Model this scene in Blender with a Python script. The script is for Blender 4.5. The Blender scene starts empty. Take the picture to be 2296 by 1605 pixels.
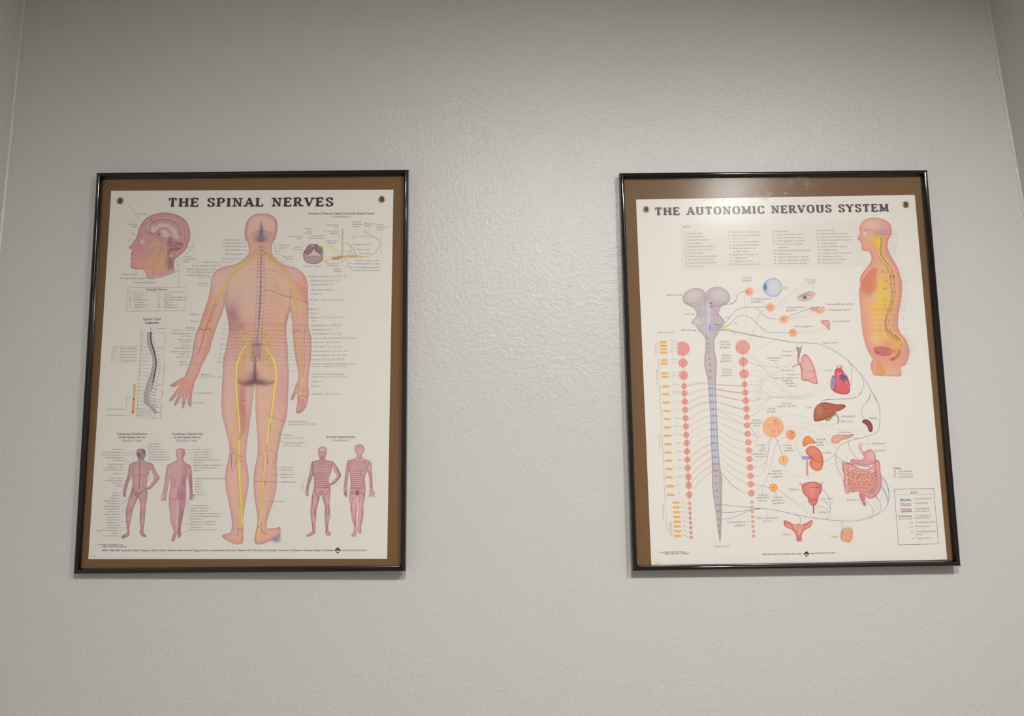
import bpy, bmesh, math, random
import numpy as np
from mathutils import Matrix, Vector

sc = bpy.context.scene
C = sc.collection
CZ = 1.54                      # eye height of the photographer

# ------------------------------------------------------------------ camera
def view_axes(p, t, r):
    f = Vector((math.sin(p)*math.cos(t), math.cos(p)*math.cos(t), math.sin(t)))
    ri = Vector((math.cos(p), -math.sin(p), 0)); up = ri.cross(f)
    c, s = math.cos(r), math.sin(r)
    return c*ri + s*up, -s*ri + c*up, f
cam_d = bpy.data.cameras.new('camera'); cam = bpy.data.objects.new('camera', cam_d); C.objects.link(cam)
cam_d.sensor_fit = 'HORIZONTAL'; cam_d.sensor_width = 36; cam_d.lens = 1624.5/2296*36
cam_d.clip_start = 0.02
R_, U_, F_ = view_axes(0.01452, 0.11543, -0.01135)
m = Matrix((( R_.x, U_.x, -F_.x, 0), (R_.y, U_.y, -F_.y, -1.27513), (R_.z, U_.z, -F_.z, CZ), (0, 0, 0, 1)))
cam.matrix_world = m
sc.camera = cam

# ------------------------------------------------------------------ world, exposure
w = bpy.data.worlds.new('world'); sc.world = w; w.use_nodes = True
w.node_tree.nodes['Background'].inputs[0].default_value = (1, .95, .9, 1)
w.node_tree.nodes['Background'].inputs[1].default_value = 0.02
sc.view_settings.view_transform = 'Standard'; sc.view_settings.look = 'None'
sc.view_settings.gamma = 1; sc.view_settings.exposure = -0.07
sc.view_settings.use_curve_mapping = False
sc.cycles.max_bounces = 8
LAMP = (0.86, -1.37, 0.90)     # main ceiling lamp (relative to eye height)
LAMP_W = 560.0           # radiance of the lamp near the wall
LAMP2 = (.12, -1.50); LAMP2_W = 750.0
CEIL = 1.02

# ------------------------------------------------------------------ materials
def lin(c):
    c = np.asarray(c, float)
    return np.where(c <= .04045, c/12.92, ((c + .055)/1.055)**2.4)
def mat(name, col, rough=.6, metal=0, spec=.5):
    M = bpy.data.materials.new(name); M.use_nodes = True
    b = M.node_tree.nodes['Principled BSDF']
    b.inputs['Base Color'].default_value = (*col, 1); b.inputs['Roughness'].default_value = rough
    b.inputs['Metallic'].default_value = metal; b.inputs['Specular IOR Level'].default_value = spec
    return M
def nd(M, t, **k):
    n = M.node_tree.nodes.new(t)
    for a, v in k.items():
        if a in n.inputs: n.inputs[a].default_value = v
        else: setattr(n, a, v)
    return n
def lk(M, a, ao, b, bi): M.node_tree.links.new(a.outputs[ao], b.inputs[bi])

# eggshell wall paint, rolled on (orange peel)
wallM = mat('wall_paint', (.56, .55, .525), .25, 0, .5)
tc = nd(wallM, 'ShaderNodeTexCoord')
n1 = nd(wallM, 'ShaderNodeTexNoise', Scale=400.0, Detail=2.5, Roughness=.55)
n2 = nd(wallM, 'ShaderNodeTexNoise', Scale=125.0, Detail=2.0)
ad = nd(wallM, 'ShaderNodeMath', operation='MULTIPLY_ADD'); ad.inputs[1].default_value = 1.2
bp = nd(wallM, 'ShaderNodeBump', Strength=.85, Distance=.0008)
for n in (n1, n2): lk(wallM, tc, 'Object', n, 'Vector')
lk(wallM, n2, 0, ad, 0); lk(wallM, n1, 0, ad, 2); lk(wallM, ad, 0, bp, 'Height')
B = wallM.node_tree.nodes['Principled BSDF']; lk(wallM, bp, 0, B, 'Normal')
# faint mottling of the paint
n3 = nd(wallM, 'ShaderNodeTexNoise', Scale=9.0, Detail=3.0)
cr = nd(wallM, 'ShaderNodeMix', data_type='RGBA'); cr.inputs[6].default_value = (.565, .545, .52, 1); cr.inputs[7].default_value = (.555, .56, .545, 1)
lk(wallM, tc, 'Object', n3, 'Vector'); lk(wallM, n3, 0, cr, 0); lk(wallM, cr, 2, B, 'Base Color')

ceilM = mat('ceiling_paint', (.52, .47, .40), .9)
floorM = mat('floor_vinyl', (.2, .19, .18), .45)
trimM = mat('white_trim', (.75, .73, .7), .4)
frameM = mat('glossy_black_plastic', (.010, .006, .006), .07, 0, .45)
boardM = mat('brown_backing_board', (.128, .066, .036), .75, 0, .2)
bt = nd(boardM, 'ShaderNodeTexCoord'); bn = nd(boardM, 'ShaderNodeTexNoise', Scale=300.0, Detail=3.0)
bm_ = nd(boardM, 'ShaderNodeMix', data_type='RGBA'); bm_.inputs[6].default_value = (.148, .080, .034, 1); bm_.inputs[7].default_value = (.192, .106, .048, 1)
lk(boardM, bt, 'Object', bn, 'Vector'); lk(boardM, bn, 0, bm_, 0)
lk(boardM, bm_, 2, boardM.node_tree.nodes['Principled BSDF'], 'Base Color')
paperM = mat('laminated_paper', (.74, .70, .645), .5, 0, .3)
brassM = mat('aged_brass', (.35, .25, .12), .35, .9)
holeM = mat('hole_brown', (.10, .055, .03), .8)
inkM = mat('printed_ink', (.5, .5, .5), .5, 0, .3)
ia = nd(inkM, 'ShaderNodeAttribute'); ia.attribute_name = 'ink'
lk(inkM, ia, 'Color', inkM.node_tree.nodes['Principled BSDF'], 'Base Color')

def glass(name, smudge):
    M = bpy.data.materials.new(name); M.use_nodes = True; nt = M.node_tree; nt.nodes.clear()
    out = nt.nodes.new('ShaderNodeOutputMaterial'); tr = nt.nodes.new('ShaderNodeBsdfTransparent')
    gl = nt.nodes.new('ShaderNodeBsdfGlossy'); gl.inputs['Roughness'].default_value = .22
    fr = nt.nodes.new('ShaderNodeFresnel'); fr.inputs[0].default_value = 1.47
    mx = nt.nodes.new('ShaderNodeMixShader')
    fk = nt.nodes.new('ShaderNodeMath'); fk.operation = 'MULTIPLY'; fk.inputs[1].default_value = .42
    nt.links.new(fr.outputs[0], fk.inputs[0]); nt.links.new(fk.outputs[0], mx.inputs[0]); nt.links.new(tr.outputs[0], mx.inputs[1]); nt.links.new(gl.outputs[0], mx.inputs[2])
    last = mx
    if smudge:                 # greasy wipe marks near the top edge of the pane
        tcn = nt.nodes.new('ShaderNodeTexCoord'); mp = nt.nodes.new('ShaderNodeMapping')
        mp.inputs['Scale'].default_value = (55, 1, 85); mp.inputs['Rotation'].default_value = (0, .5, 0)
        no = nt.nodes.new('ShaderNodeTexNoise'); no.inputs['Scale'].default_value = 1; no.inputs['Detail'].default_value = 6; no.inputs['Distortion'].default_value = 1.2
        rp = nt.nodes.new('ShaderNodeMapRange'); rp.inputs[1].default_value = .55; rp.inputs[2].default_value = .82
        sx = nt.nodes.new('ShaderNodeSeparateXYZ')
        def rng(a, b, src, o):
            q = nt.nodes.new('ShaderNodeMapRange'); q.interpolation_type = 'SMOOTHSTEP'
            q.inputs[1].default_value = a; q.inputs[2].default_value = b; nt.links.new(src.outputs[o], q.inputs[0]); return q
        nt.links.new(tcn.outputs['Object'], mp.inputs[0]); nt.links.new(mp.outputs[0], no.inputs[0])
        nt.links.new(no.outputs[0], rp.inputs[0]); nt.links.new(tcn.outputs['Object'], sx.inputs[0])
        za = rng(.285, .315, sx, 2); xa = rng(-.16, -.09, sx, 0); xb = rng(.10, .0, sx, 0)
        cur = rp
        for q in (za, xa, xb):
            k = nt.nodes.new('ShaderNodeMath'); k.operation = 'MULTIPLY'
            nt.links.new(cur.outputs[0], k.inputs[0]); nt.links.new(q.outputs[0], k.inputs[1]); cur = k
        k = nt.nodes.new('ShaderNodeMath'); k.operation = 'MULTIPLY'; k.inputs[1].default_value = .85
        nt.links.new(cur.outputs[0], k.inputs[0])
        df = nt.nodes.new('ShaderNodeBsdfDiffuse'); df.inputs[0].default_value = (.75, .72, .7, 1)
        m2 = nt.nodes.new('ShaderNodeMixShader')
        nt.links.new(k.outputs[0], m2.inputs[0]); nt.links.new(mx.outputs[0], m2.inputs[1]); nt.links.new(df.outputs[0], m2.inputs[2])
        last = m2
    nt.links.new(last.outputs[0], out.inputs[0]); return M
glassL = glass('clear_pane', False); glassR = glass('smudged_pane', True)

# ------------------------------------------------------------------ object helpers
def link(name, me, parent=None, M=None):
    o = bpy.data.objects.new(name, me); C.objects.link(o)
    if parent: o.parent = parent
    if M: me.materials.append(M)
    return o
def mesh(name, vs, fs):
    me = bpy.data.meshes.new(name); me.from_pydata(vs, [], fs); me.update(); return me
def tag(o, label=None, cat=None, group=None, kind=None):
    if label: o['label'] = label
    if cat: o['category'] = cat
    if group: o['group'] = group
    if kind: o['kind'] = kind
def bm_obj(name, bm, parent, M, smooth=False):
    me = bpy.data.meshes.new(name); bmesh.ops.recalc_face_normals(bm, faces=bm.faces[:])
    bm.to_mesh(me); bm.free()
    if smooth:
        me.shade_smooth()
    return link(name, me, parent, M)
def box(bm, x0, x1, y0, y1, z0, z1, bev=0):
    r = bmesh.ops.create_cube(bm, size=1); vs = r['verts']
    for v in vs: v.co = Vector(((x0+x1)/2+v.co.x*(x1-x0), (y0+y1)/2+v.co.y*(y1-y0), (z0+z1)/2+v.co.z*(z1-z0)))
    if bev: bmesh.ops.bevel(bm, geom=list({e for v in vs for e in v.link_edges}), offset=bev, segments=2, affect='EDGES')

# ------------------------------------------------------------------ room shell
YB = -3.4; T = .1
def shell(name, corners, thick, M):
    """a slab: inner quad `corners`, thickened by vector `thick`"""
    a = [Vector(c) for c in corners]; b = [v + Vector(thick) for v in a]
    me = mesh(name, a + b, [(0,1,2,3), (7,6,5,4), (0,4,5,1), (1,5,6,2), (2,6,7,3), (3,7,4,0)])
    o = link(name, me, None, M); bm = bmesh.new(); bm.from_mesh(me); bmesh.ops.recalc_face_normals(bm, faces=bm.faces[:]); bm.to_mesh(me); bm.free()
    tag(o, kind='structure'); return o
def lx(z): return -.8825 - (.83 - z)*.0265      # the side walls are a little out of plumb
def rx(z): return .930 + (.80 - z)*.078
zc, zf = CEIL, -CZ
shell('wall_back', [(-1.3, 0, zf+CZ), (1.3, 0, zf+CZ), (1.3, 0, zc+CZ), (-1.3, 0, zc+CZ)], (0, T, 0), wallM)
shell('wall_left', [(lx(zf), 0, 0), (lx(zc), 0, zc+CZ), (lx(zc), YB, zc+CZ), (lx(zf), YB, 0)], (-T, 0, 0), wallM)
shell('wall_right', [(rx(zf), 0, 0), (rx(zc), 0, zc+CZ), (rx(zc), YB, zc+CZ), (rx(zf), YB, 0)], (T, 0, 0), wallM)
shell('wall_front', [(-1.3, YB, 0), (1.3, YB, 0), (1.3, YB, zc+CZ), (-1.3, YB, zc+CZ)], (0, -T, 0), wallM)
shell('floor', [(-1.3, T, 0), (1.3, T, 0), (1.3, YB, 0), (-1.3, YB, 0)], (0, 0, -T), floorM)
shell('ceiling', [(-1.3, T, zc+CZ), (1.3, T, zc+CZ), (1.3, YB, zc+CZ), (-1.3, YB, zc+CZ)], (0, 0, T), ceilM)
bm = bmesh.new(); box(bm, lx(zf)+.001, rx(zf)-.001, -.014, -.0005, .0, .09, .003)
tag(bm_obj('baseboard_back', bm, None, trimM), kind='structure')

caulkM = mat('painted_caulk', (.56, .55, .525), .34, 0, .5)
def bead(name, xf, sgn):
    """painted caulk bead running down the inside corner"""
    bm = bmesh.new(); rings = []; n = 110
    rb = random.Random(3)
    for i in range(n+1):
        z = zf + .1 + (zc - zf - .1)*i/n; r = .0032 + rb.uniform(-.0005, .0005); x = xf(z); ring = []
        for j in range(5):
            a = math.pi/2*j/4; ring.append(bm.verts.new((x + sgn*(r - r*math.sin(a)), -(r - r*math.cos(a)) - .0002, z+CZ)))
        ring.append(bm.verts.new((x - sgn*.002, .002, z+CZ))); rings.append(ring)
    for a, b in zip(rings, rings[1:]):
        for j in range(6): bm.faces.new((a[j], a[(j+1) % 6], b[(j+1) % 6], b[j]))
    bm.faces.new(rings[0]); bm.faces.new(rings[-1][::-1])
    tag(bm_obj(name, bm, None, caulkM, True), kind='structure')
bead('trim_1', lx, 1); bead('trim_2', rx, -1)
# ------------------------------------------------------------------ ceiling lamp behind the photographer
def lathe(bm, prof, n=48):
    rings = []
    for r, z in prof: rings.append([bm.verts.new((r*math.cos(2*math.pi*i/n), r*math.sin(2*math.pi*i/n), z)) for i in range(n)])
    for a, b in zip(rings, rings[1:]):
        for i in range(n): bm.faces.new((a[i], a[(i+1) % n], b[(i+1) % n], b[i]))
    return rings
baffleM = mat('dark_baffle', (.02, .02, .02), .7)
def lamp(x, y, W, deep, label, drop=0):
    E_ = bpy.data.objects.new('ceiling_lamp', None); C.objects.link(E_); E_.location = (x, y, CEIL+CZ)
    tag(E_, label, 'lamp', 'round ceiling lamps')
    bm = bmesh.new(); lathe(bm, [(.005, -.0005), (.078, -.0005), (.078, -.040-drop), (.074, -.044-drop), (.068, -.044-drop), (.066, -.040-drop)])
    bm_obj('rim', bm, E_, trimM, True)
    bm = bmesh.new(); lathe(bm, [(.0662, -.041-drop), (.0662, -.041+deep-.002-drop)]); bm_obj('baffle', bm, E_, baffleM, True)
    M = bpy.data.materials.new('lit_diffuser'); M.use_nodes = True; nt = M.node_tree; nt.nodes.clear()
    e_ = nt.nodes.new('ShaderNodeEmission'); e_.inputs[0].default_value = (1, .985, .96, 1); e_.inputs[1].default_value = W
    o_ = nt.nodes.new('ShaderNodeOutputMaterial'); nt.links.new(e_.outputs[0], o_.inputs[0])
    z = -.041+deep-drop
    bm = bmesh.new(); rr = lathe(bm, [(.066, z), (.04, z-.0015), (.02, z-.002)]); bm.faces.new(rr[-1])
    bm_obj('diffuser', bm, E_, M)
lamp(LAMP[0]-.015, LAMP[1], LAMP_W, .004, 'round flush ceiling lamp near the right wall', .045)
lamp(LAMP2[0], LAMP2[1], LAMP2_W, .004, 'round flush ceiling lamp directly above the photographer')

# ------------------------------------------------------------------ picture frames
W_, H_ = .5588, .70026
def placed(name, x, z, a, l, wy, y):
    o = bpy.data.objects.new(name, None); C.objects.link(o)
    Ra = Matrix(((math.cos(a), 0, -math.sin(a)), (0, 1, 0), (math.sin(a), 0, math.cos(a))))
    Rl = Matrix(((1, 0, 0), (0, math.cos(l), -math.sin(l)), (0, math.sin(l), math.cos(l))))
    Rw = Matrix(((math.cos(wy), -math.sin(wy), 0), (math.sin(wy), math.cos(wy), 0), (0, 0, 1)))
    o.matrix_world = Matrix.Translation((x, y, z+CZ)) @ (Rw @ Rl @ Ra).to_4x4()
    return o
# rail cross-section: (distance inward from the outer edge, height in front of the back)
PROF = [(0, 0), (0, .0095), (.0005, .0118), (.0016, .0135), (.0032, .0142), (.0050, .0140), (.0066, .0130), (.0078, .0112),
        (.0086, .0090), (.0090, .0072), (.0090, .0064), (.0060, .0064), (.0060, 0)]
def rail(parent, side, over=0.0):
    L = (W_ if side in 'tb' else H_)/2
    bm = bmesh.new(); ends = []
    for e in (-1, 1):
        ring = []
        for (i, d) in PROF:
            t = e*(L - i + (over if i < .004 else over*.2)); off = (H_ if side in 'tb' else W_)/2 - i
            u, v = {'t': (t, off), 'b': (t, -off), 'l': (-off, t), 'r': (off, t)}[side]
            ring.append(bm.verts.new((u, -d, v)))
        ends.append(ring)
    n = len(PROF)
    for k in range(n): bm.faces.new((ends[0][k], ends[0][(k+1) % n], ends[1][(k+1) % n], ends[1][k]))
    bm.faces.new(ends[0]); bm.faces.new(ends[1][::-1])
    o = bm_obj('frame_rail', bm, parent, frameM, True)
    o.data.set_sharp_from_angle(angle=math.radians(50))
    return o
SW, SH = .508, .64641
def build_frame(x, z, a, l, wy, y, su, sv, sa, gm, curl):
    root = placed('framed_poster', x, z, a, l, wy, y)
    for s in 'tblr': rail(root, s, .0006 if s in 'tb' else 0)
    bm = bmesh.new(); box(bm, -W_/2+.0062, W_/2-.0062, -.0030, -.0002, -H_/2+.0062, H_/2-.0062)
    bm_obj('backing_board', bm, root, boardM)
    # sheet, laid flat on the board (2D turn sa, shift su sv), visible bottom edge tucked behind the rail
    mw = Matrix.Translation((su, -.0034, sv)) @ Matrix.Rotation(-sa, 4, 'Y')
    bot = -SH/2
    lo = (-H_/2 + .0064 - sv)                      # the sheet stops inside the rail
    bot = max(bot, lo)
    n = 24; vs = []; fs = []
    bm = bmesh.new(); box(bm, -SW/2, SW/2, 0, .0004, bot, SH/2)
    sh = bm_obj('poster_sheet', bm, root, paperM); sh.matrix_local = mw
    for gx in curl:
        g = []
        bm = bmesh.new(); lathe(bm, [(.0062, 0), (.0062, .0004), (.0052, .0011), (.0040, .0009), (.0036, .0003)], 32)
        bmesh.ops.rotate(bm, verts=bm.verts[:], cent=(0, 0, 0), matrix=Matrix.Rotation(math.radians(90), 3, 'X'))
        go = bm_obj('grommet', bm, sh, brassM, True); go.location = (gx[0], -.0001, gx[1]); go['label'] = 'round brass grommet'
        bm = bmesh.new(); bmesh.ops.create_circle(bm, cap_ends=True, segments=32, radius=.0038)
        bmesh.ops.rotate(bm, verts=bm.verts[:], cent=(0, 0, 0), matrix=Matrix.Rotation(math.radians(90), 3, 'X'))
        ho = bm_obj('grommet_hole', bm, go, holeM); ho.location = (0, -.0002, 0)
    bm = bmesh.new(); box(bm, -W_/2+.0061, W_/2-.0061, -.0062, -.0052, -H_/2+.0061, H_/2-.0061)
    for f in bm.faces[:]:
        if abs(f.normal.y) < .5 or f.calc_center_median().y > -.0056: bm.faces.remove(f)
    gp = bm_obj('glazing_pane', bm, root, gm)
    return root, sh
rootL, sheetL = build_frame(-.44363, .13694, -.00241, .00301, -.01878, -.0065, -.00444, -.00563, -.00708, glassL,
                            [(-.2365, .3045), (.2335, .3055)])
rootR, sheetR = build_frame(.49731, .13123, .00241, -.00317, -.0045, -.0065, .00584, -.01856, .00662, glassR,
                            [(-.2365, .3045), (.2360, .3050)])
tag(rootL, 'black framed medical chart titled THE SPINAL NERVES with large back-view figure', 'framed poster', 'framed nerve charts on the wall')
tag(rootR, 'black framed medical chart titled THE AUTONOMIC NERVOUS SYSTEM with organ diagrams', 'framed poster', 'framed nerve charts on the wall')
# ================================================================== printing the charts
# Each chart is drawn in its own layout units (a quadrilateral grid that a homography maps to the flat
# sheet), as thin layers of printed ink: airbrushed drawings, ruled lines and lettering.
def homog(src, dst):
    A = []; b = []
    for (x, y), (u, v) in zip(src, dst):
        A += [[x, y, 1, 0, 0, 0, -u*x, -u*y], [0, 0, 0, x, y, 1, -v*x, -v*y]]; b += [u, v]
    return np.append(np.linalg.solve(np.array(A, float), np.array(b, float)), 1).reshape(3, 3)
class Chart:
    def __init__(s, sheet, quad, paper):
        s.sheet = sheet; s.h = homog(quad, [(-SW/2, SH/2), (SW/2, SH/2), (SW/2, -SH/2), (-SW/2, -SH/2)])
        s.hi = np.linalg.inv(s.h)
        s.paper = np.array(paper)/255.; s.k = np.array([.74, .70, .645])/lin(s.paper)
    def xy(s, p):
        p = np.asarray(p, float).reshape(-1, 2); q = np.c_[p, np.ones(len(p))] @ s.h.T
        return q[:, :2]/q[:, 2:]
    def ink(s, c):
        c = np.asarray(c, float); g = c.mean(-1, keepdims=True); c = g + (c-g)*.9
        return np.clip(lin(c)*s.k, .001, .93)
def cm(P, closed=False, n=6):
    """Catmull-Rom through the points"""
    P = np.asarray(P, float)
    if len(P) < 3 and not closed: return P
    if closed: Q = np.vstack([P[-1], P, P[0], P[1]]); m_ = len(P)
    else: Q = np.vstack([2*P[0]-P[1], P, 2*P[-1]-P[-2]]); m_ = len(P)-1
    t = np.linspace(0, 1, n, endpoint=False)[:, None]; out = []
    for i in range(m_):
        a, b, c, d = Q[i:i+4]
        out.append(.5*(2*b + (c-a)*t + (2*a-5*b+4*c-d)*t*t + (3*b-a-3*c+d)*t**3))
    if not closed: out.append(P[-1:])
    return np.vstack(out)
def Z(x0, y0, k):
    """a magnified working grid -> layout units"""
    def f(txt):
        a = np.array([float(v) for v in txt.replace(',', ' ').split()]).reshape(-1, 2)
        return a/k + (x0, y0)
    return f
def blur(m_, r):
    if r <= 0: return m_
    n = int(3*r)+1; g = np.exp(-.5*(np.arange(-n, n+1)/r)**2); g /= g.sum()
    p = np.pad(m_, ((n, n), (0, 0))); o = sum(g[i]*p[i:i+m_.shape[0]] for i in range(2*n+1))
    p = np.pad(o, ((0, 0), (n, n))); return sum(g[i]*p[:, i:i+m_.shape[1]] for i in range(2*n+1))
class Paint:
    def __init__(s, ch, x0, y0, x1, y1, sc_=1.35):
        s.ch = ch; s.x0, s.y0, s.s = x0, y0, sc_
        s.W = int((x1-x0)*sc_)+1; s.H = int((y1-y0)*sc_)+1
        s.rgb = np.ones((s.H, s.W, 3))*s.ch.paper; s.A = np.zeros((s.H, s.W)); s.m = s.A+1
        s.gy, s.gx = np.mgrid[0:s.H, 0:s.W].astype(float)
    def P(s, p): return (np.asarray(p, float) - (s.x0, s.y0))*s.s
    def mask(s, pts, SS=3):
        p = s.P(pts); q = np.roll(p, -1, 0); M = np.zeros((s.H, s.W)); ix = np.arange(s.W)
        r0 = max(0, int(p[:, 1].min())); r1 = min(s.H-1, int(p[:, 1].max())+1)
        for r in range(r0, r1+1):
            for k in range(SS):
                y = r - .5 + (k+.5)/SS
                c = (p[:, 1] <= y) != (q[:, 1] <= y)
                if not c.any(): continue
                xs = np.sort(p[c, 0] + (y-p[c, 1])*(q[c, 0]-p[c, 0])/(q[c, 1]-p[c, 1]))
                for a, b in zip(xs[::2], xs[1::2]):
                    M[r] += np.clip(np.minimum(b, ix+.5)-np.maximum(a, ix-.5), 0, 1)/SS
        return np.clip(M, 0, 1)
    def mix(s, m_, c, alpha=1.0, cover=True):
        c = np.array(c)/255.; m_ = (m_*alpha)[..., None]
        s.rgb = s.rgb*(1-m_) + c*m_
        if cover: s.A = np.maximum(s.A, m_[..., 0])
    def fill(s, pts, c, edge=None, er=4, ea=.6, closed=True, soft=0, smooth=True, hi=None):
        """flat colour, then a darker airbrushed rim and an optional lighter core"""
        pts = cm(pts, True) if smooth else np.asarray(pts)
        m_ = s.mask(pts)
        if soft: m_ = blur(m_, soft*s.s)
        s.mix(m_, c); s.m = m_
        if edge is not None:
            b = blur(m_, er*s.s); s.mix(np.clip((1-b)*2-.0, 0, 1)*m_, edge, ea)
            if hi is not None: s.mix(np.clip((b-.8)*5, 0, 1)*m_, hi, .45)
        return m_
    def blob(s, x, y, rx, ry, c, a=.5, rot=0, clip=True):
        px, py = s.P((x, y)); dx = s.gx-px; dy = s.gy-py; r = math.radians(rot)
        u = (dx*math.cos(r)+dy*math.sin(r))/(rx*s.s); v = (-dx*math.sin(r)+dy*math.cos(r))/(ry*s.s)
        g = np.exp(-(u*u+v*v))
        s.mix(g*(s.m if clip else 1), c, a, cover=not clip)
    def line(s, pts, w, c, a=1.0, soft=.5, clip=False, smooth=True):
        pts = cm(pts) if smooth and len(pts) > 2 else np.asarray(pts, float)
        p = s.P(pts); hw = w*s.s/2; so = max(.5, soft*s.s); D = np.full((s.H, s.W), 1e9); pad = hw+so*1.5+1
        for a_, b_ in zip(p[:-1], p[1:]):
            x0 = max(0, int(min(a_[0], b_[0])-pad)); x1 = min(s.W, int(max(a_[0], b_[0])+pad)+2)
            y0 = max(0, int(min(a_[1], b_[1])-pad)); y1 = min(s.H, int(max(a_[1], b_[1])+pad)+2)
            if x1 <= x0 or y1 <= y0: continue
            X = s.gx[y0:y1, x0:x1]; Y = s.gy[y0:y1, x0:x1]; d = b_-a_; L = d@d+1e-9
            t = np.clip(((X-a_[0])*d[0]+(Y-a_[1])*d[1])/L, 0, 1)
            D[y0:y1, x0:x1] = np.minimum(D[y0:y1, x0:x1], np.hypot(X-a_[0]-t*d[0], Y-a_[1]-t*d[1]))
        m_ = np.clip((hw+so-D)/(2*so)+.0, 0, 1)
        if hw < so: m_ = m_*min(1, (hw*2+.2)/so/1.0)
        s.mix(m_*(s.m if clip else 1), c, a, cover=not clip)
    def flush(s, name, label=None, lvl=1, parent=None, thr=.03):
        """one mesh: a vertex per painted point, coloured by its ink"""
        a = s.A > thr; k = a.copy()
        k[1:] |= a[:-1]; k[:-1] |= a[1:]; k[:, 1:] |= k[:, :-1].copy(); k[:, :-1] |= k[:, 1:].copy()
        q = k[:-1, :-1] & k[1:, :-1] & k[:-1, 1:] & k[1:, 1:]
        used = np.zeros_like(k); used[:-1, :-1] |= q; used[1:, :-1] |= q; used[:-1, 1:] |= q; used[1:, 1:] |= q
        idx = -np.ones(k.shape, int); idx[used] = np.arange(used.sum()); ys, xs = np.nonzero(used)
        uv = s.ch.xy(np.c_[xs/s.s+s.x0, ys/s.s+s.y0])
        V = np.c_[uv[:, 0], np.full(len(uv), -.00012*lvl), uv[:, 1]]
        r, c = np.nonzero(q); Fc = np.c_[idx[r, c], idx[r+1, c], idx[r+1, c+1], idx[r, c+1]]
        col = s.ch.ink(s.rgb[ys, xs])
        return raw_mesh(name, V, Fc, col, parent or s.ch.sheet, label)
def raw_mesh(name, V, Fc, col, parent, label=None):
    me = bpy.data.meshes.new(name); me.vertices.add(len(V)); me.vertices.foreach_set('co', V.astype('f').ravel())
    n = len(Fc); me.loops.add(n*4); me.loops.foreach_set('vertex_index', Fc.astype('i').ravel())
    me.polygons.add(n); me.polygons.foreach_set('loop_start', np.arange(0, n*4, 4, dtype='i'))
    at = me.color_attributes.new('ink', 'FLOAT_COLOR', 'POINT')
    at.data.foreach_set('color', np.c_[col, np.ones(len(V))].astype('f').ravel())
    me.update(calc_edges=True); o = link(name, me, parent, inkM)
    if label: o['label'] = label
    return o
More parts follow.
